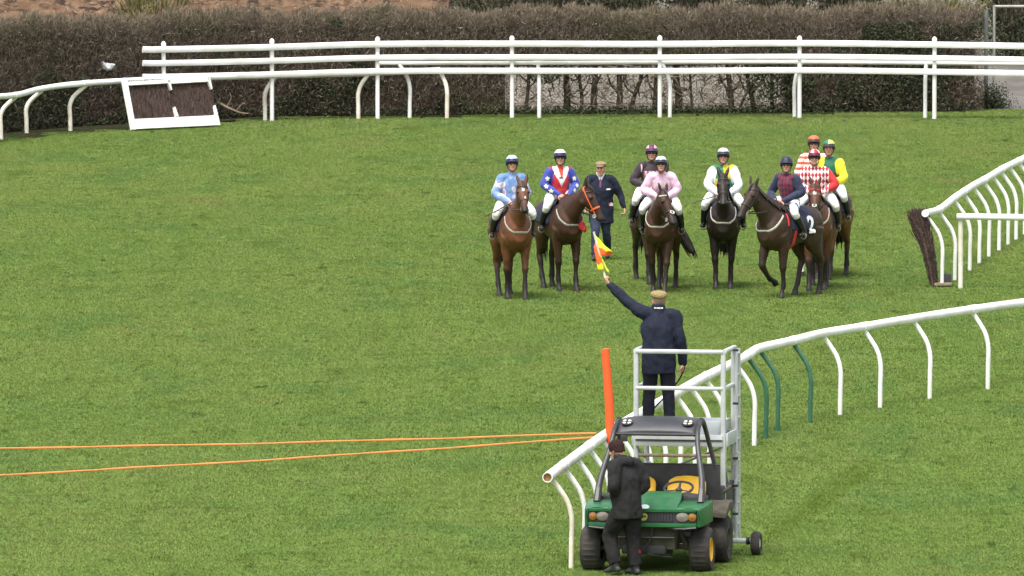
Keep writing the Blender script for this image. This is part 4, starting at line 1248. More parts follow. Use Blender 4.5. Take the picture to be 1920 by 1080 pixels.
GLOVE = (.02, .02, .022)
def jockey(label, horse_root, silk, cap, lean=0.0, look=0, nod=0, side=0.0, breeches=(.76, .76, .74), legpaint=None, skin=SKIN, goggles=True, dz=0.0, up=0.0):
    root = thing('person', label, 'person', tuple(horse_root.location), horse_root.rotation_euler.z, 'mounted jockeys', horse_root.scale[0])
    U = lambda f, w, z: P(f + lean * max(0, z - 1.68) * .9, w + side * max(0, z - 1.7), z + dz * max(0, z - 1.6))
    J = dict(pelvis=P(.0, 0, 1.70), chest=U(.05, 0, 1.98), neck=U(.07, 0, 2.165), lat=P(0, 1, 0))
    for s, g in (('l', -1), ('r', 1)):
        e = [random.uniform(-1, 1) for _ in range(4)]
        J['sh' + s] = U(.06, g * .180, 2.10); J['el' + s] = U(.10 + .05 * e[0], g * (.300 + .03 * e[1]), 1.84 + .03 * e[2]); J['wr' + s] = P(.33 + .03 * e[0], g * (.085 + .02 * e[3]), 1.70 + .02 * e[1])
        J['hip' + s] = P(0, g * .105, 1.68); J['kn' + s] = P(.33, g * .315, 1.51); J['an' + s] = P(.07, g * .352, 1.15); J['to' + s] = P(.22, g * .372, 1.105)
    hd = U(.10, 0, 2.345)
    HM = head_matrix(hd, look, nod)
    hands = {s: ((J['wr' + s] - J['el' + s]) * .5 + P(.16, 0, -.02), P(0, -g * .55, -.8), g, 62) for s, g in (('l', -1), ('r', 1))}
    build_body(root, J, HM, (.05, .03, .02), hands, skin, limb=True)
    # silk jacket
    m = MB()
    m.tube([J['pelvis'] + P(0, 0, -.04), J['pelvis'].lerp(J['chest'], .35), J['chest'] + P(0, 0, .0), J['chest'].lerp(J['neck'], .55), J['neck'] + P(0, 0, .0)],
           [(.185, .145), (.180, .140), (.200, .140), (.175, .115), (.070, .066)], n=20, ref=J['lat'], k=4)
    m.tube([J['neck'] + P(0, 0, -.02), J['neck'] + P(.01, 0, .04)], [.074, .068], n=14)
    for s in 'lr':
        m.tube([J['neck'].lerp(J['sh' + s], .45) + P(0, 0, -.02), J['sh' + s], J['sh' + s].lerp(J['el' + s], .5), J['el' + s], J['el' + s].lerp(J['wr' + s], .5), J['wr' + s]], [.072, .086, .080, .076, .066, .040], n=14, k=4, rounded=True)
    arms = {s: [J['sh' + s].lerp(J['el' + s], .12), J['el' + s], J['wr' + s]] for s in 'lr'}
    spine = [J['pelvis'], J['chest'], J['neck']]
    def fn(p):
        q = p - np.array(tuple(J['chest']))            # pattern space: from the breast bone
        ds = seg_dist(p, spine); al = seg_dist(p, arms['l']); ar = seg_dist(p, arms['r'])
        arm = (np.minimum(al, ar) < .105) & (np.minimum(al, ar) < ds - .035) | (np.abs(q[:, 0]) > .215)
        return silk(q, arm)
    garment(root, 'silk_jacket', m, 'silk', fn, wr=.014, seed=random.random() * 50, wsc=8)
    # breeches
    m = MB()
    m.ellipsoid(P(-.02, 0, 1.68), (.175, .150, .115))
    for s in 'lr':
        m.tube([J['hip' + s], J['hip' + s].lerp(J['kn' + s], .45) + P(0, 0, .035), J['kn' + s], J['kn' + s].lerp(J['an' + s], .30)], [.110, .100, .074, .062], n=14, k=4, rounded=True)
    garment(root, 'breeches', m, 'silk', legpaint or plain(breeches), wr=.004, seed=3)
    for s, g in (('l', -1), ('r', 1)):
        m = MB()
        m.tube([J['kn' + s].lerp(J['an' + s], .16), J['kn' + s].lerp(J['an' + s], .45), J['an' + s], J['an' + s] + P(-.015, 0, -.04)], [.064, .066, .046, .046], n=12, k=4)
        m.tube([J['an' + s] + P(-.045, 0, -.055), J['an' + s] + P(.03, 0, -.05), J['to' + s] + P(-.03, 0, .005), J['to' + s] + P(.02, 0, 0)], [(.034, .034), (.042, .042), (.044, .032), (.03, .02)], n=12, ref=P(0, 1, 0), k=3, rounded=True)
        link('boot', remesh(m, .011, 2), M['boot'], root)
        m = MB(); d, n, sd, cu = hands[s]
        add_hand(m, J['wr' + s], d, n, sd, cu)
    helmet(root, HM, cap, goggles)
    return root, J

def capfn(top, front=(.02, .02, .05), rule=None):
    def fn(h):
        c = np.tile(np.array(top, float), (len(h), 1))
        if rule is not None: c = rule(h, c)
        if front is not None:
            c[(h[:, 1] < .02) & (h[:, 2] < .098 - .25 * np.maximum(0, h[:, 1] + .06)) ] = front
            c[h[:, 2] < .035] = front
        return c
    return fn
def C3(n, c): return np.tile(np.array(c, float), (n, 1))
def vn(q, s, o=0.0): return np.array([noise.noise(Vector(v) * s + Vector((o, o, 0))) for v in q])

def silk1(q, arm):
    c = C3(len(q), (.19, .29, .52))
    n = vn(q, 7.5, 3)
    c[n > .20] = (.70, .66, .76); c[n > .36] = (.62, .40, .55); c[n < -.30] = (.11, .20, .42)
    return c
def silk2(q, arm):
    x, z = q[:, 0], q[:, 2]
    c = C3(len(q), (.52, .025, .035))
    ax = np.abs(x)
    c[(ax > .135)] = (.30, .02, .10)
    yoke = (z > -.03) & (ax > .035 + .0 * z) & (ax < .15) & (z > .02 - .0 * ax) & (ax > (z - .02) * .25)
    v = (z > -.14 + ax * 1.9) & (ax < .14)
    c[v] = (.76, .75, .72)
    c[(ax < .045 - (.16 - z) * .22) & (z > .02)] = (.60, .06, .035)
    c[(z < .035) & (z > .0) & (x > -.045) & (x < .03) & (q[:, 1] < 0)] = (.10, .16, .15)
    c[(z < -.19)] = (.60, .05, .03)
    if arm.any():
        b = C3(len(q), (.035, .05, .30))
        for cx, cz, rr in ((-.25, .0, .055), (-.29, -.13, .05), (-.22, -.21, .05), (.25, .0, .055), (.29, -.13, .05), (.22, -.21, .05)):
            b[star_mask(x, z, cx, cz, rr)] = (.74, .72, .50)
        c[arm] = b[arm]
    return c
def silk3(q, arm):
    x, z = q[:, 0], q[:, 2]
    c = C3(len(q), (.030, .020, .026))
    band = ~arm & (z < .04) & (z > -.16) & (np.abs(x) < .15)
    c[band] = (.30, .085, .16)
    let = band & (z > -.04) & (np.sin(x * 95) > -.1) & (z < .035)
    c[let] = (.62, .40, .46)
    c[arm & (np.abs(np.abs(x) - .19) < .014) & (z > .02)] = (.72, .48, .55)
    return c
def silk4(q, arm):
    x, z = q[:, 0], q[:, 2]
    c = C3(len(q), (.70, .46, .60))
    band = ~arm & (z > -.06) & (z < .0) & (np.abs(x) < .15)
    c[band] = (.68, .58, .52)
    c[band & (np.sin(x * 120) * np.sin(z * 140) > .3)] = (.45, .35, .33)
    low = ~arm & (z < -.08) & (z > -.17) & (np.abs(x) < .10)
    c[low] = (.50, .34, .47)
    return c
def silk5(q, arm):
    x, z = q[:, 0], q[:, 2]
    c = C3(len(q), (.68, .52, .03))
    c[x < .0] = (.015, .16, .07)
    low = z < -.03
    c[low & (x < 0)] = (.60, .48, .05); c[low & (x >= 0)] = (.015, .16, .07)
    c[arm] = (.72, .74, .78)
    return c
def silk6(q, arm):
    x, z = q[:, 0], q[:, 2]
    c = C3(len(q), (.014, .018, .050))
    d = (np.floor((x + z * .7) / .065) + np.floor((x - z * .7) / .065)) % 2
    body = ~arm & (np.abs(x) < .17)
    c[body & (d > .5)] = (.16, .012, .035); c[body & (d <= .5)] = (.045, .012, .032)
    return c
def silk7(q, arm):
    x, z = q[:, 0], q[:, 2]
    c = C3(len(q), (.76, .74, .74))
    d = (np.floor((x + z * .55) / .062) + np.floor((x - z * .55) / .062)) % 2
    c[d > .5] = (.38, .014, .03)
    c[arm & (x > .22)] = (.46, .02, .025)
    return c
def silk8(q, arm):
    c = C3(len(q), (.74, .70, .66))
    c[np.sin(q[:, 2] * 62) > .05] = (.68, .10, .035)
    return c
def silk9(q, arm):
    x, z = q[:, 0], q[:, 2]
    c = C3(len(q), (.015, .115, .065))
    c[(x < -.07)] = (.66, .58, .03)
    c[(z < -.08) & (x > -.07)] = (.10, .03, .03)
    c[arm] = (.72, .64, .025)
    return c
def rule_split(a, b):
    def r(h, c):
        c[h[:, 0] < 0] = a; c[h[:, 0] >= 0] = b; return c
    return r
def rule_quarter(a):
    def r(h, c):
        c[(np.sin(np.arctan2(h[:, 0], h[:, 1]) * 4) > .2) & (h[:, 2] > .07)] = a; return c
    return r
def leg_logo(p):
    c = C3(len(p), (.74, .74, .74))
    f, z = -p[:, 1], p[:, 2]
    ring = (p[:, 0] > .12) & (np.abs(f - .20) < .085) & (np.abs(z - 1.60) < .075)
    c[ring] = (.02, .04, .20)
    c[(p[:, 0] > .12) & (np.abs(f - .20) < .035) & (z > 1.555) & (z < 1.68)] = (.74, .74, .74)
    return c

j1, J1 = jockey('jockey in light blue and white silks and pale blue cap, holding a whip', h1, silk1, capfn((.52, .62, .76), (.015, .018, .06)), look=-4, nod=-4)
j2, J2 = jockey('jockey in red silks with white chevron and blue starred sleeves', h2, silk2, capfn((.76, .75, .72), (.015, .015, .07)), look=-16, nod=-3, dz=-.02)
j3, J3 = jockey('jockey in dark brown silks with a pink chest band and maroon cap', h3, silk3, capfn((.56, .34, .40), (.07, .012, .06), lambda h, c: np.where((np.abs(h[:, 0]) < .045)[:, None], (.085, .014, .05), c)), look=-12, nod=-2, dz=-.06)
j4, J4 = jockey('jockey in pale pink silks and white cap leaning slightly forward', h4, silk4, capfn((.72, .72, .76), (.02, .02, .05)), lean=.30, look=6, nod=-6, dz=-.10)
j5, J5 = jockey('jockey with white sleeves and green and yellow quartered body', h5, silk5, capfn((.55, .58, .62), (.02, .022, .04)), look=0, nod=-3, dz=-.03)
j6, J6 = jockey('jockey in navy silks with dark red diamonds and navy cap, reins in orange grips', h6, silk6, capfn((.016, .018, .045), None), look=30, nod=-2, legpaint=leg_logo, dz=-.05)
j7, J7 = jockey('jockey in red and white diamond silks and red and white cap', h7, silk7, capfn((.50, .02, .06), (.10, .012, .03), rule_quarter((.74, .66, .68))), look=2, nod=-3, lean=.05, side=-.10, dz=-.04)
j8, J8 = jockey('jockey in orange and white hooped silks and orange cap, behind the diamond jockey', h8, silk8, capfn((.66, .13, .045), (.05, .025, .03)), look=10, nod=-3)
j9, J9 = jockey('jockey in green silks with yellow sleeves and halved green and yellow cap', h9, silk9, capfn((.7, .6, .1), (.04, .03, .03), rule_split((.02, .17, .09), (.68, .64, .16))), look=8, goggles=False, dz=-.03)

def whip(label, root, J, side, tipoff, grp='riding whips'):
    a = root.matrix_basis @ (J['wr' + side] + P(.08, 0, -.02))
    o = MB().tube([Vector((0, 0, 0)) - Vector(tipoff) * .12, Vector(tipoff) * .5, Vector(tipoff)], [.011, .009, .006], n=8).build('riding_whip', M['whip'])
    o.location = a
    return tag(o, label, 'whip', grp)
whip('black whip held out by the light blue jockey', j1, J1, 'l', (-.42, -.05, -.22))
whip('black whip held out by the jockey with white sleeves', j5, J5, 'l', (-.44, -.05, -.13))
whip('grey whip held along the leg of the navy jockey', j6, J6, 'r', (.28, .1, -.30))
for hr, nm in ((h6, 'orange_web'),):
    for sg in (-1, 1):
        MB().tube([P(.34, sg * .06, 1.66), P(.44, sg * .07, 1.68), P(.58, sg * .07, 1.64)], [(.02, .012)] * 3, n=8, ref=(0, 0, 1), k=3).build('rein_grip', M[nm], hr)
# ------------------------------------------------------------------ people on foot
def walker(label, loc, yaw, J, HM, hands, coat_c, trouser_c, boot_c=(.02, .018, .016), hem=.62, hair=(.06, .04, .03), cap=None, coat_fn=None, hood=False, puff=1.0, skin=SKIN, trouser_fn=None, coat_name='jacket', capmat='tweed', scale=1.0, baggy=1.0):
    root = thing('person', label, 'person', tuple(loc), R(yaw), None, scale)
    build_body(root, J, HM, hair, hands, skin)
    m = MB()
    pl = J['pelvis']; ch = J['chest']; nk = J['neck']
    top = [pl + P(0, 0, hem - pl.z), pl, pl.lerp(ch, .5), ch, ch.lerp(nk, .55), nk]
    m.tube(top, [(.205 * puff, .155 * puff), (.200 * puff, .150 * puff), (.195 * puff, .145 * puff), (.215 * puff, .148 * puff), (.18, .12), (.08, .075)], n=20, ref=J['lat'], k=4)
    m.tube([nk + P(0, 0, -.03), nk + P(.01, 0, .03), nk + P(.012, 0, .085)], [.090, .083, .080], n=14)
    if hood: m.tube([nk + P(-.08, -.07, .02), nk + P(-.12, 0, .0), nk + P(-.08, .07, .02)], [.05, .07, .05], n=10, k=3, rounded=True)
    for s in 'lr':
        m.tube([nk.lerp(J['sh' + s], .45) + P(0, 0, -.03), J['sh' + s], J['sh' + s].lerp(J['el' + s], .5), J['el' + s], J['el' + s].lerp(J['wr' + s], .6), J['wr' + s].lerp(J['el' + s], .06)], [.078, .092, .080, .068, .058, .050], n=14, k=4, rounded=True)
    garment(root, coat_name, m, 'cloth', coat_fn(J) if coat_fn else plain(coat_c), wr=.019, seed=random.random() * 40, wsc=8)
    m = MB()
    m.tube([pl + P(0, 0, -.10), pl + P(0, 0, .02)], [(.165, .13), (.165, .125)], n=14, ref=J['lat'], rounded=True)
    for s in 'lr':
        m.tube([J['hip' + s], J['hip' + s].lerp(J['kn' + s], .5), J['kn' + s], J['kn' + s].lerp(J['an' + s], .5), J['an' + s] + P(0, 0, .02)], [.105, .096 * baggy, .078 * baggy, .072 * baggy, .066 * baggy], n=14, k=4)
    garment(root, 'trousers', m, 'cloth', trouser_fn or plain(trouser_c), wr=.015, seed=5, wsc=9)
    mb = pmat('boot_leather', boot_c, tuple(x * 1.6 for x in boot_c), rough=.6, scale=14)
    for s in 'lr':
        m = MB(); a, t = J['an' + s], J['to' + s]
        d = (t - a); d.z = 0; d.normalize()
        m.tube([a + P(0, 0, .05), a + P(0, 0, -.03)], [.056, .050], n=12)
        m.tube([a - d * .05 + P(0, 0, -.05), a + d * .04 + P(0, 0, -.045), t - d * .05 + P(0, 0, .01), t + P(0, 0, .0)], [(.036, .038), (.044, .045), (.048, .036), (.034, .024)], n=12, ref=d.cross(Vector((0, 0, 1))), k=3, rounded=True)
        link('boot', remesh(m, .011, 2), mb, root)
    if cap is not None:
        q = lambda x, y, z: HM @ Vector((x, y, z)); r3 = HM.to_3x3()
        m = MB()
        m.loft([(q(0, .005, .045), r3 @ Vector((.088, 0, 0)), r3 @ Vector((0, .106, 0))), (q(0, .0, .07), r3 @ Vector((.104, 0, 0)), r3 @ Vector((0, .122, 0))), (q(0, -.005, .098), r3 @ Vector((.104, 0, 0)), r3 @ Vector((0, .120, 0))), (q(0, .0, .122), r3 @ Vector((.080, 0, 0)), r3 @ Vector((0, .09, 0))), (q(0, .0, .132), r3 @ Vector((.03, 0, 0)), r3 @ Vector((0, .04, 0)))], 20)
        m.tube([q(-.055, -.095, .055), q(0, -.142, .052), q(.055, -.095, .055)], [(.008, .022)] * 3, n=8, k=4, ref=r3 @ Vector((0, 0, 1)), rounded=True)
        garment(root, 'flat_cap', m, capmat, plain(cap), voxel=.009, it=2, wr=.004, wsc=16)
    return root

def standing(**over):
    J = dict(pelvis=P(0, 0, .95), chest=P(.01, 0, 1.27), neck=P(.01, 0, 1.48), lat=P(0, 1, 0))
    for s, g in (('l', -1), ('r', 1)):
        J['sh' + s] = P(0, g * .185, 1.43); J['el' + s] = P(-.02, g * .27, 1.14); J['wr' + s] = P(.06, g * .27, .89)
        J['hip' + s] = P(0, g * .10, .92); J['kn' + s] = P(.02, g * .115, .50); J['an' + s] = P(-.01, g * .125, .095); J['to' + s] = P(.17, g * .15, .035)
    for k, v in over.items(): J[k] = v
    return J
NAVY = (.013, .016, .030)
# the man walking up beside the starred jockey's horse
J = standing(knl=P(.22, -.08, .52), anl=P(.27, -.09, .10), tol=P(.44, -.10, .05), knr=P(-.02, .09, .50), anr=P(-.30, .09, .17), tor=P(-.16, .10, .05),
             elr=P(-.05, .33, 1.17), wrr=P(.03, .42, .93), ell=P(.06, -.30, 1.16), wrl=P(.20, -.26, .95))
HM = head_matrix(P(.04, 0, 1.625), -6, 2)
hands = {'l': (P(.3, 0, -.6), P(.2, 1, 0), -1, 40), 'r': (P(.15, .05, -.9), P(.2, -1, 0), 1, 45)}
def handler_coat(J):
    def fn(p):
        c = C3(len(p), NAVY); x, z, f = p[:, 0], p[:, 2], -p[:, 1]
        c[(f > .02) & (np.abs(x) < .010 + (z - 1.42) * .55) & (z > 1.42)] = (.58, .55, .60)
        c[(f > .02) & (np.abs(x) < .016) & (z > 1.30) & (z < 1.45)] = (.12, .05, .12)
        c[(f > .05) & (np.abs(x - .145) < .035) & (np.abs(z - 1.275) < .013)] = (.62, .60, .52)
        c[(f > .02) & (x > .155) & (x < .225) & (np.abs(z - 1.00 + .1 * (x - .19)) < .025)] = (.70, .62, .62)
        c[(f > .02) & (x > .14) & (x < .17) & (np.abs(z - 1.01) < .02)] = (.42, .05, .07)
        return c
    return fn
walker('man in a flat cap, navy jacket and blue jeans walking between two horses', G(1127, 488), -6, J, HM, hands, NAVY, (.030, .036, .066), hem=.66, cap=(.26, .19, .12), coat_fn=handler_coat, hair=(.05, .035, .025), puff=1.08, boot_c=(.02, .014, .012))

# the starter on his platform: set below, once the platform is placed
# ------------------------------------------------------------------ utility vehicle
M['green'] = pmat('green_paint', (0.006, 0.085, 0.022), (0.014, 0.115, 0.036), rough=0.42, scale=7, detail=8, coat=0.1)
M['yellow'] = pmat('yellow_vinyl', (0.80, 0.46, 0.015), (0.70, 0.38, 0.015), rough=0.45, scale=5)
M['black_plastic'] = pmat('black_plastic', (0.018, 0.018, 0.02), (0.032, 0.032, 0.034), rough=0.6, scale=8)
M['cage'] = pmat('grey_black_cage', (0.019, 0.020, 0.023), (0.032, 0.032, 0.036), rough=0.45, scale=6)
M['canopy'] = pmat('grey_canopy', (0.026, 0.027, 0.033), (0.040, 0.040, 0.047), rough=0.5, scale=5)
M['tyre'] = pmat('tyre_rubber', (0.016, 0.015, 0.015), (0.045, 0.038, 0.032), rough=0.9, scale=6, detail=8)
M['lens'] = pmat('lamp_lens', (0.22, 0.19, 0.165), (0.16, 0.14, 0.12), rough=0.15, scale=30)
M['amber'] = pmat('amber_lens', (0.30, 0.13, 0.02), (0.22, 0.09, 0.015), rough=0.2, scale=30)
M['decal'] = pmat('cream_decal', (0.66, 0.65, 0.55), (0.58, 0.56, 0.46), rough=0.6, scale=20)
M['sticker'] = pmat('white_sticker', (0.8, 0.8, 0.78), rough=0.5)
M['emblem'] = pmat('yellow_green_emblem', (0.42, 0.42, 0.06), (0.34, 0.36, 0.06), rough=0.5, scale=20)
M['alu'] = pmat('aluminium', (0.50, 0.52, 0.52), (0.40, 0.42, 0.42), rough=0.5, metal=0.15, scale=5)
M['alu_board'] = pmat('aluminium_board', (0.42, 0.45, 0.48), (0.35, 0.37, 0.40), rough=0.5, metal=0.2, scale=3)
M['mud'] = pmat('muddy_steel', (0.05, 0.042, 0.032), (0.10, 0.085, 0.065), rough=0.9, scale=7, detail=8)

VL, VY = G(1214, 1070), -9.5
car = thing('utility_vehicle', 'green open utility vehicle with black roll cage and yellow seats', 'utility vehicle', tuple(VL), R(VY))
def wheel(root, f, w, rad, wid, side, rimr=.15, rm='yellow'):
    m = MB()
    n = 26
    prof = [(rimr, -wid / 2 + .02), (rad * .86, -wid / 2), (rad * .965, -wid / 2 + .03), (rad, -wid * .22), (rad, wid * .22), (rad * .965, wid / 2 - .03), (rad * .86, wid / 2), (rimr, wid / 2 - .02)]
    rings = []
    for rr, h in prof:
        ring = []
        for j in range(n * 2):
            t = 2 * math.pi * j / (n * 2)
            k = rr + (.012 if (j % 2 == 0 and rr > rad * .9) else 0)
            ring.append(P(f, w, rad) + Vector((h, math.cos(t) * k, math.sin(t) * k)))
        rings.append(ring)
    m.rings(rings, cap=False)
    wh = MB()
    ho = m.build('wheel', M['tyre'], root)
    rim = MB().lathe([(.02, side * wid * .30), (.06, side * wid * .30), (.07, side * wid * .22), (rimr - .02, side * wid * .18), (rimr, side * (wid / 2 - .012)), (rimr + .012, side * (wid / 2 - .03)), (rimr, side * -.02), (.02, 0)], tuple(P(f, w, rad)), axis='X', n=24)
    rim.build('rim', M[rm], ho)
    return ho
for sg in (-1, 1):
    wheel(car, 0, sg * .715, .285, .27, sg)
    wheel(car, -1.35, sg * .74, .31, .27, sg, rm='mud')
# front bodywork: nose with recessed lamp panel
def slab(name, secs, mat, parent, bevel=.012):
    """Body panel lofted through (f, half width, z low, z high) sections."""
    rings = []
    for f, w, z0, z1 in secs:
        rings.append([P(f, -w, z0), P(f, w, z0), P(f, w, z1), P(f, -w, z1)])
    return MB().rings(rings).build(name, M[mat], parent, bevel=bevel)
slab('hood', [(.42, .44, .80, .835), (.30, .44, .74, .865), (-.05, .43, .74, .925), (-.38, .40, .74, .985), (-.52, .37, .74, .995)], 'green', car, .022)
slab('nose_lip', [(.43, .71, .80, .835), (.36, .745, .79, .85), (.05, .76, .78, .865)], 'green', car, .018)
slab('lower_nose', [(.43, .70, .605, .652), (.34, .735, .60, .66), (.18, .74, .60, .655)], 'green', car, .014)
slab('lamp_panel', [(.405, .705, .645, .81), (.30, .725, .66, .80), (.10, .67, .62, .80)], 'black_plastic', car, .006)
for sg in (-1, 1):
    MB().rings([[P(.42, sg * .708, .60), P(.42, sg * .755, .60), P(.42, sg * .755, .845), P(.42, sg * .708, .845)], [P(.05, sg * .71, .60), P(.05, sg * .80, .62), P(.05, sg * .80, .87), P(.05, sg * .71, .87)], [P(-.32, sg * .68, .66), P(-.32, sg * .81, .62), P(-.32, sg * .81, .90), P(-.32, sg * .68, .90)]]).build('fender', M['green'], car, bevel=.02)
    MB().rings([[P(.40, sg * .44, .83), P(.40, sg * .75, .83), P(.40, sg * .75, .85), P(.40, sg * .44, .85)], [P(-.30, sg * .42, .86), P(-.30, sg * .80, .86), P(-.30, sg * .80, .895), P(-.30, sg * .42, .895)]]).build('fender_top', M['green'], car, bevel=.01)
    MB().rings([[P(-.30, sg * .42, .84), P(-.30, sg * .70, .84), P(-.30, sg * .70, .93), P(-.30, sg * .42, .96)], [P(-.50, sg * .40, .80), P(-.50, sg * .72, .80), P(-.50, sg * .72, .95), P(-.50, sg * .40, .99)]]).build('dash_side', M['black_plastic'], car, bevel=.015)
    MB().lathe([(.0, .0), (.064, .004), (.068, .012), (.05, .020), (.0, .024)], tuple(P(.407, sg * .52, .735)), axis='Y', n=20, M=Matrix.Scale(-1, 3, (0, 1, 0)) @ Matrix.Diagonal((1.2, 1, .9)).to_3x3()).build('headlight', M['lens'], car)
    MB().lathe([(.0, .0), (.050, .004), (.053, .012), (.038, .018), (.0, .022)], tuple(P(.407, sg * .648, .735)), axis='Y', n=18, M=Matrix.Scale(-1, 3, (0, 1, 0))).build('indicator', M['amber'], car)
    MB().tube([P(.36, sg * .30, .58), P(.44, sg * .55, .585), P(.42, sg * .70, .60)], [(.018, .03)] * 3, n=8, ref=(0, 0, 1)).build('bumper_lip', M['cage'], car)
for k in range(8):
    MB().box(tuple(P(.412,   .095 + k * .040, .73)), (.020, .016, .10)).build('grille_bar', M['cage'], car, smooth=False)
em = MB().lathe([(.0, .004), (.050, .004), (.052, 0), (.0, 0)], tuple(P(.408, .012, .735)), axis='Y', n=20, M=Matrix.Scale(-1, 3, (0, 1, 0))).build('badge', M['emblem'], car)
# badge mark: a leaping outline in dark green on the disc
mk = [(-.032, .010), (-.014, .002), (-.002, .012), (.012, .010), (.020, .022), (.030, .018), (.024, .008), (.026, -.004), (.036, -.016), (.018, -.008), (.004, -.004), (-.008, -.014), (-.028, -.022), (-.014, -.006)]
me = bpy.data.meshes.new('badge_mark')
bmx = bmesh.new(); bmx.faces.new([bmx.verts.new(P(.4135, .012 + x, .735 + z)) for x, z in mk]); bmesh.ops.triangulate(bmx, faces=bmx.faces); bmx.to_mesh(me); bmx.free()
link('badge_mark', me, M['green'], em, smooth=False)
MB().tube([P(.372, .02, .855), P(.378, .02, .862)], [(.062, .042)] * 2, n=20, ref=(1, 0, 0)).build('round_sticker', M['sticker'], car)
# underside
slab('front_frame', [(.26, .40, .30, .60), (.0, .42, .28, .60)], 'mud', car, .02)
slab('skid_plate', [(.30, .28, .24, .36), (.0, .34, .22, .34)], 'black_plastic', car, .02)
MB().tube([P(.33, -.36, .46), P(.35, 0, .46), P(.33, .40, .46)], .018, n=8).build('front_bar', M['cage'], car)
MB().tube([P(.35, .12, .60), P(.36, .10, .46), P(.32, .04, .26), P(.2, .35, .20)], .010, n=7, k=3).build('brush_guard', M['cage'], car)
for sg in (-1, 1):
    MB().tube([P(.0, sg * .20, .36), P(0, sg * .62, .29)], .035, n=10).build('axle', M['mud'], car)
    MB().tube([P(.05, sg * .38, .60), P(.0, sg * .52, .33)], [.045, .035], n=10).build('strut', M['mud'], car)
slab('floor_pan', [(.0, .62, .36, .44), (-1.2, .66, .36, .44)], 'black_plastic', car, .01)
slab('seat_base', [(-.78, .66, .44, .74), (-1.25, .66, .44, .76)], 'black_plastic', car, .02)
for sg in (-1, 1):
    st_ = MB()
    st_.tube([P(-.76, sg * .33, .77), P(-1.0, sg * .33, .79), P(-1.16, sg * .33, .80)], [(.25, .05), (.26, .055), (.25, .05)], n=16, ref=(1, 0, 0), k=3, rounded=True, power=2.8)
    st_.tube([P(-1.12, sg * .33, .78), P(-1.18, sg * .33, .95), P(-1.23, sg * .33, 1.06), P(-1.25, sg * .33, 1.10)], [(.24, .055), (.26, .055), (.25, .05), (.20, .04)], n=16, ref=(1, 0, 0), k=3, rounded=True, power=2.8)
    link('seat', remesh(st_, .016, 3), M['yellow'], car)
slab('dashboard', [(-.44, .66, .78, .96), (-.56, .66, .74, .94)], 'black_plastic', car, .02)
# steering wheel
c = P(-.70, .30, 1.02); tilt = Matrix.Rotation(R(22), 3, 'X')
sw = MB().tube([c + tilt @ Vector((math.cos(t) * .185, math.sin(t) * .185, 0)) for t in np.linspace(0, 2 * math.pi, 29)], .016, n=8).build('steering_wheel', M['black_plastic'], car)
m = MB()
for a in (90, 210, 330):
    m.tube([c + tilt @ Vector((0, 0, -.03)), c + tilt @ Vector((math.cos(R(a)) * .18, math.sin(R(a)) * .18, 0))], [(.022, .008), (.014, .007)], n=7, ref=(1, 0, 0))
m.ellipsoid(c + tilt @ Vector((0, 0, -.03)), (.05, .045, .03)); m.tube([c + tilt @ Vector((0, 0, -.03)), c + tilt @ Vector((0, 0, -.25))], .022, n=8)
m.build('steering_column', M['black_plastic'], sw)
# cargo box and screen behind the seats
slab('rear_screen', [(-1.36, .74, .72, 1.27), (-1.40, .74, .72, 1.27)], 'black_plastic', car, .008)
MB().tube([P(-1.37, -.74, 1.275), P(-1.37, .74, 1.275)], .014, n=8).build('screen_rail', M['cage'], car)
slab('cargo_box', [(-1.42, .76, .66, .98), (-2.55, .76, .66, .98)], 'black_plastic', car, .02)
for sg in (-1, 1):
    MB().rings([[P(-1.0, sg * .60, .62), P(-1.0, sg * .88, .60), P(-1.0, sg * .88, .68), P(-1.0, sg * .60, .70)], [P(-1.25, sg * .60, .70), P(-1.25, sg * .89, .68), P(-1.25, sg * .89, .80), P(-1.25, sg * .60, .82)], [P(-1.6, sg * .60, .70), P(-1.6, sg * .89, .68), P(-1.6, sg * .89, .80), P(-1.6, sg * .60, .82)]]).build('rear_fender', M['mud'], car, bevel=.02)
# roll cage
for sg in (-1, 1):
    MB().tube([P(-.12, sg * .68, .86), P(-.30, sg * .665, 1.15), P(-.55, sg * .575, 1.55), P(-.74, sg * .545, 1.77), P(-1.02, sg * .53, 1.86)], [(.050, .075), (.040, .055), (.034, .044), (.032, .042), (.030, .040)], n=10, ref=(1, 0, 0), k=4, power=3).build('front_pillar', M['cage'], car)
    MB().tube([P(-1.02, sg * .54, 1.87), P(-1.22, sg * .55, 1.82), P(-1.36, sg * .60, 1.55), P(-1.42, sg * .70, 1.1), P(-1.42, sg * .72, .74)], [(.026, .045), (.026, .045), (.026, .05), (.028, .055), (.03, .06)], n=10, ref=(1, 0, 0), k=4, power=3).build('rear_pillar', M['black_plastic'], car)
rings = []
for f, z in ((-.70, 1.725), (-.72, 1.765), (-.80, 1.825), (-.92, 1.875), (-1.10, 1.905), (-1.30, 1.90)):
    w = .55
    rings.append((f, z, w))
vs, fs = [], []
nw = 13
for f, z, w in rings:
    for j in range(nw):
        u = -1 + 2 * j / (nw - 1)
        vs.append(P(f, u * w, z - .035 * abs(u) ** 5 + .010 * (1 - u * u)))
for i in range(len(rings) - 1):
    for j in range(nw - 1):
        k = i * nw + j; fs.append((k, k + 1, k + nw + 1, k + nw))
me = bpy.data.meshes.new('canopy'); me.from_pydata([tuple(v) for v in vs], [], fs)
cn = link('canopy', me, M['canopy'], car); md = cn.modifiers.new('t', 'SOLIDIFY'); md.thickness = .035; md.offset = -1
MB().tube([P(-.70, -.54, 1.715), P(-.70, .54, 1.715)], .022, n=8).build('canopy_edge', M['black_plastic'], car)
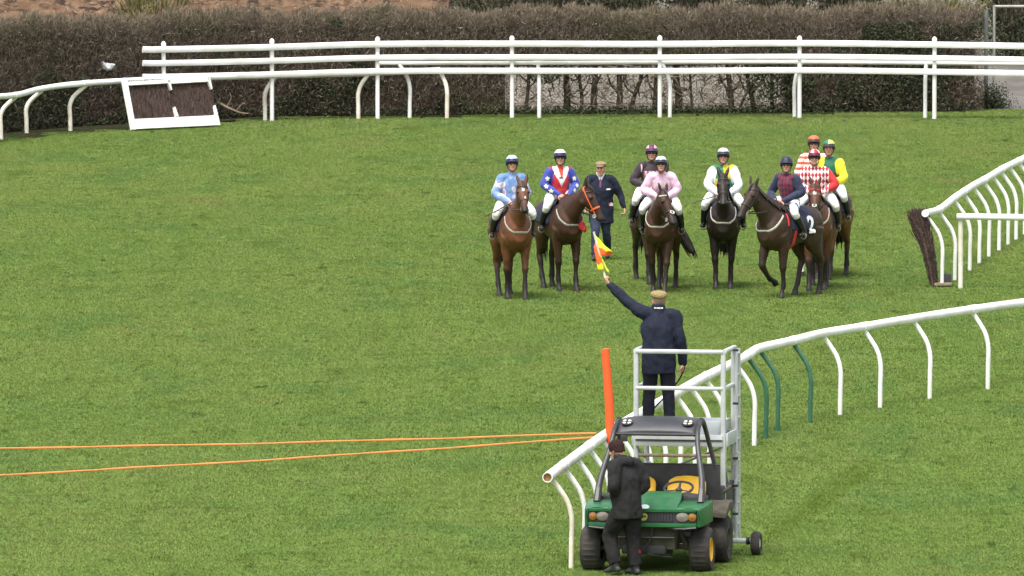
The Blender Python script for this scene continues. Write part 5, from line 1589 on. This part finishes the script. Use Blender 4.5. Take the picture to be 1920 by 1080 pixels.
def on_canopy(w, s):    # point and normal of the canopy front at distance s up its slope
    a, b = P(-.80, w, 1.835), P(-.92, w, 1.885)
    n = (b - a).cross(Vector((1, 0, 0))).normalized()
    if n.z < 0: n = -n
    return a.lerp(b, s), n, (b - a).normalized()
for w in (-.40, .40):
    p, n, u = on_canopy(w, .30)
    X = Vector((1, 0, 0)); MM = Matrix((X, u, n)).transposed()
    dc = MB().lathe([(.0, .012), (.076, .012), (.080, .006), (.080, 0), (.0, 0)], tuple(p + n * .004), n=24, M=MM).build('round_decal', M['black_plastic'], cn)
    for k in range(4):
        mm = MB(); a0 = R(45 + 90 * k)
        pts_ = []
        for rr, da in ((.026, -.35), (.060, -.50), (.066, 0), (.060, .50), (.026, .35)):
            pts_.append(p + n * .0185 + X * math.cos(a0 + da) * rr + u * math.sin(a0 + da) * rr)
        mm.add(pts_, [(0, 1, 2, 3, 4)]); mm.build('decal_mark', M['decal'], dc, smooth=False)
MB().box(tuple(P(-.70, -.42, 1.66)), (.09, .04, .09)).build('mirror', M['black_plastic'], car, bevel=.012)

# ------------------------------------------------------------------ starter's platform on the back of it
pf = thing('starter_platform', 'silver aluminium tower platform with guard rails and a ladder', 'platform', tuple(VL), R(VY))
W0, W1, F0, F1, DZ, TZ = -.42, .73, -1.72, -2.62, 1.62, 2.72
def bar(name, a, b, r=.024, mat='alu', parent=pf, sq=True):
    return MB().tube([a, b], [(r, r)] * 2, n=12, power=4 if sq else 2).build(name, M[mat], parent)
for f in (F0, F1):
    for w in (W0, W1):
        bar('post', P(f, w, .98 if w == W0 else .30), P(f, w, TZ), .034)
for z in (TZ, 2.24):
    r_ = .030 if z == TZ else .026
    bar('guard_rail', P(F0 + .012, W0, z), P(F0 + .012, W1, z), r_)
    bar('guard_rail', P(F0, W1 + .012, z), P(F1, W1 + .012, z), r_)
    bar('guard_rail', P(F0, W0 - .012, z), P(F1, W0 - .012, z), r_)
for k in range(5):
    w = W0 + .05 + (W1 - W0 - .1) * (k + .5) / 5
    MB().box(tuple(P((F0 + F1) / 2, w, DZ)), ((W1 - W0 - .1) / 5 - .006, F0 - F1 - .04, .03)).build('deck_plank', M['alu_board'], pf, smooth=False)
for f in (F0, F1):
    MB().box(tuple(P(f + (.045 if f == F0 else -.045), (W0 + W1) / 2, DZ - .06)), (W1 - W0, .03, .15)).build('deck_beam', M['alu'], pf, bevel=.004)
    if f == F0: MB().box(tuple(P(f + .065, (W0 + W1) / 2, DZ - .055)), (W1 - W0, .012, .018)).build('groove_shade', M['cage'], pf, smooth=False)  # groove drawn as a dark strip; the recess shade is its colour
for w in (W0, W1):
    MB().box(tuple(P((F0 + F1) / 2, w + (.045 if w == W1 else -.045), DZ - .05)), (.03, F0 - F1, .17)).build('deck_beam', M['alu'], pf, bevel=.004)
MB().box(tuple(P(F1 + .05, (W0 + W1) / 2, DZ + .10)), (W1 - W0 - .08, .02, .15)).build('toe_board', M['alu_board'], pf, bevel=.003)
MB().box(tuple(P((F0 + F1) / 2, W1 - .05, DZ + .10)), (.02, F0 - F1 - .1, .15)).build('toe_board', M['alu_board'], pf, bevel=.003)
MB().box(tuple(P(F0 - .06, W1 - .18, DZ + .11)), (.30, .02, .17)).build('toe_board', M['alu_board'], pf, bevel=.003)
bar('cross_bar', P(F0, W0, 1.36), P(F0, W1, 1.36), .022, 'deadwood')
bar('cross_bar', P(F1, W0, 1.10), P(F1, W1, 1.10), .022)
bar('brace', P(F0 - .03, W0, 1.46), P(F0 - .03, W0 + .42, .99), .014)
bar('brace', P(F1 + .03, W1, 1.46), P(F1 + .03, W0, .99), .014)
bar('brace', P(F0, W1, 1.40), P(F1, W1, .5), .014)
# ladder hooked on the side
lx, lb = W1 + .055, W1 + .055
for f in (-2.50, -2.72):
    bar('ladder_stile', P(f, lx, 2.70), P(f, lb, .22), .024)
for k in range(9):
    z = .40 + k * .28
    bar('ladder_rung', P(-2.50, lx, z), P(-2.72, lb, z), .018, sq=False)
for z in (2.70, 2.0, 1.28, .92, .55):
    MB().box(tuple(P(-2.375, lx + .01, z)), (.07, .05, .03)).build('ladder_bracket', M['black_plastic'], pf, bevel=.005)
for z0, z1 in ((1.36, 1.20), (1.05, .88)):
    bar('ladder_hook', P(-2.42, lx + .04, z0), P(-2.42, lx - .02, z1), .022)
MB().tube([P(-1.50, W1 - .12, .86), P(-1.55, W1 + .02, .90), P(-1.62, W1 + .12, .98)], [.035, .03, .02], n=8, k=3).build('clamp_handle', M['mud'], pf)
# outrigger with its small wheel
bar('outrigger', P(-2.45, W1 - .1, .19), P(-2.45, 1.02, .19), .034)
MB().lathe([(.05, 0), (.055, .03), (.04, .05)], tuple(P(-2.45, .93, .19)), axis='X', n=14).build('hub_flange', M['cage'], pf)
wh = MB()
prof = [(.07, -.05), (.13, -.062), (.155, -.04), (.16, 0), (.155, .04), (.13, .062), (.07, .05)]
rings = [[P(-2.45, 1.06, .16) + Vector((h, math.cos(2 * math.pi * j / 28) * rr, math.sin(2 * math.pi * j / 28) * rr)) for j in range(28)] for rr, h in prof]
wo = wh.rings(rings, cap=False).build('wheel', M['tyre'], pf)
MB().lathe([(.02, .045), (.05, .05), (.072, .042), (.072, -.04), (.02, -.04)], tuple(P(-2.45, 1.06, .16)), axis='X', n=20).build('rim', M['sheepskin'], wo)

# ------------------------------------------------------------------ the starter, back to the camera
def in_car(p): return car.matrix_basis @ p
base = in_car(P(-2.02, -.17, DZ + .018))
J = standing(shl=P(0, -.19, 1.43), ell=P(-.03, -.27, 1.13), wrl=P(.06, -.30, .84), shr=P(.03, .20, 1.47), elr=P(.10, .42, 1.62), wrr=P(.15, .61, 1.80),
             anl=P(-.01, -.14, .095), tol=P(.17, -.19, .035), anr=P(-.01, .14, .095), tor=P(.17, .19, .035))
HM = head_matrix(P(.055, 0, 1.60), 16, -4)
hands = {'l': (P(.15, -.05, -.9), P(.3, 1, 0), -1, 60), 'r': (P(.25, .55, .8), P(.2, -.9, .5), 1, 72)}
def starter_coat(J):
    def fn(p):
        c = C3(len(p), (.014, .017, .032)); x, z, f = p[:, 0], p[:, 2], -p[:, 1]
        return c
    return fn
stt = walker('man in a navy coat and tweed cap holding up a flag on the platform', base, 180 - 2, J, HM, hands, NAVY, (.012, .012, .020), scale=1.07, hem=.72, cap=(.27, .21, .10), coat_fn=starter_coat, hair=(.30, .20, .15), puff=1.04)
# pale wording on the back of the collar, too small to read
for k in range(7):
    a = -.55 + k * .183
    MB().box(tuple(P(.01 - math.cos(a) * .090, math.sin(a) * .090, 1.527)), (.010 if k % 3 else .016, .004, .017), M=Matrix.Rotation(-a, 3, 'Z').inverted()).build('collar_mark', M['sticker'], stt, smooth=False)
# the flag in his raised hand
hand = stt.matrix_basis @ (J['wrr'] + P(.05, .05, .08))
fl = thing('start_flag', 'small yellow and orange flag on a stick in the raised hand', 'flag', tuple(hand))
tip = Vector((-.15, .02, .60))
MB().tube([tip * -.12, tip], .014, n=8).build('stick', M['sheepskin'], fl)
def flag_sheet(name, corners, colfn, nn=12):
    a, b, c_, d = [Vector(q) for q in corners]
    vs, fs, cc = [], [], []
    for i in range(nn + 1):
        for j in range(nn + 1):
            u, v = i / nn, j / nn
            p = (a.lerp(b, u)).lerp(d.lerp(c_, u), v)
            vs.append(p + Vector((0, .03 * math.sin(u * 5 + v * 4) * u, .008 * math.sin(u * 8))))
    for i in range(nn):
        for j in range(nn):
            k = i * (nn + 1) + j; fs.append((k, k + 1, k + nn + 2, k + nn + 1)); cc.append(colfn((i + .5) / nn, (j + .5) / nn))
    me = bpy.data.meshes.new(name); me.from_pydata([tuple(v) for v in vs], [], fs)
    paint(me, np.array(cc), 'FACE')
    o = link(name, me, M['silk'], fl); s = o.modifiers.new('t', 'SOLIDIFY'); s.thickness = .004
YE, OR = (.66, .72, .02), (.82, .13, .02)
flag_sheet('flag_cloth', [tip * .93, (.10, -.01, .33), (.085, -.01, .29), tip * .47], lambda u, v: YE if v < .58 - .18 * u else OR)
flag_sheet('flag_cloth', [tip * .80, tip * .80 + Vector((-.03, -.02, -.08)), (-.095, -.03, .10), (-.01, -.015, .09)], lambda u, v: OR if v < .72 else YE)
flag_sheet('flag_cloth', [tip * .50, tip * .5 + Vector((.02, -.02, -.02)), (.055, -.03, .06), (.0, -.02, .11)], lambda u, v: YE)
cb = stt.matrix_basis @ J['wrl']
o_ = MB().tube([Vector((.02, -.02, -.05)), Vector((-.06, .0, -.22)), Vector((-.22, .02, -.42)), Vector((-.40, .06, -.62)), Vector((-.50, .1, -.80))], .011, n=7, k=5).build('trailing_cord', M['leather'])
o_.location = cb
tag(o_, 'black cord trailing down from the hand on the platform', 'cord')

# ------------------------------------------------------------------ the man in black beside the vehicle
J = standing(pelvis=P(0, 0, .91), chest=P(.05, 0, 1.22), neck=P(.11, 0, 1.42), shl=P(.03, -.19, 1.38), shr=P(.03, .19, 1.38), ell=P(-.05, -.27, 1.12), wrl=P(.09, -.15, .95), elr=P(-.02, .27, 1.12), wrr=P(.09, .14, .97),
             hipl=P(0, -.10, .88), hipr=P(0, .10, .88), knl=P(.02, -.11, .49), anl=P(-.04, -.11, .095), tol=P(.13, -.13, .035), knr=P(.20, .10, .51), anr=P(.10, .11, .13), tor=P(.25, .12, .05))
HM = head_matrix(P(.18, 0, 1.56), 0, 20)
hands = {'l': (P(.1, .5, -.8), P(0, .7, -.4), -1, 30), 'r': (P(.0, -.5, -.8), P(0, -.7, -.4), 1, 30)}
def bt(p):
    c = C3(len(p), (.016, .015, .016)); z = p[:, 2]
    c[(np.abs(z - .30) < .02) & (p[:, 1] > -.02) & (np.abs(p[:, 0] + .13) < .02)] = (.30, .02, .03)
    return c
mb_ = walker('man all in black with a dark knitted hat standing against the vehicle nose', G(1176, 1079), -134, J, HM, hands, (.019, .018, .019), (.016, .015, .016), hem=.72, hair=(.03, .018, .014), hood=True, trouser_fn=bt, coat_name='hooded_jacket', boot_c=(.02, .02, .02), puff=1.08, baggy=1.2, scale=1.03)
q = lambda x, y, z: HM @ Vector((x, y, z))
m = MB(); m.loft([(q(0, .01, -.02), HM.to_3x3() @ Vector((.086, 0, 0)), HM.to_3x3() @ Vector((0, .095, -.03))), (q(0, .008, .05), HM.to_3x3() @ Vector((.093, 0, 0)), HM.to_3x3() @ Vector((0, .112, 0))), (q(0, .008, .10), HM.to_3x3() @ Vector((.078, 0, 0)), HM.to_3x3() @ Vector((0, .095, 0))), (q(0, .008, .132), HM.to_3x3() @ Vector((.04, 0, 0)), HM.to_3x3() @ Vector((0, .05, 0)))], 18)
garment(mb_, 'knitted_hat', m, 'tweed', plain((.035, .018, .016)), voxel=.009, it=2, wr=.003)
# zip puller on his jacket hem
MB().box(tuple(P(-.05, -.19, .97)), (.006, .008, .09)).build('zip', M['alu'], mb_, smooth=False)
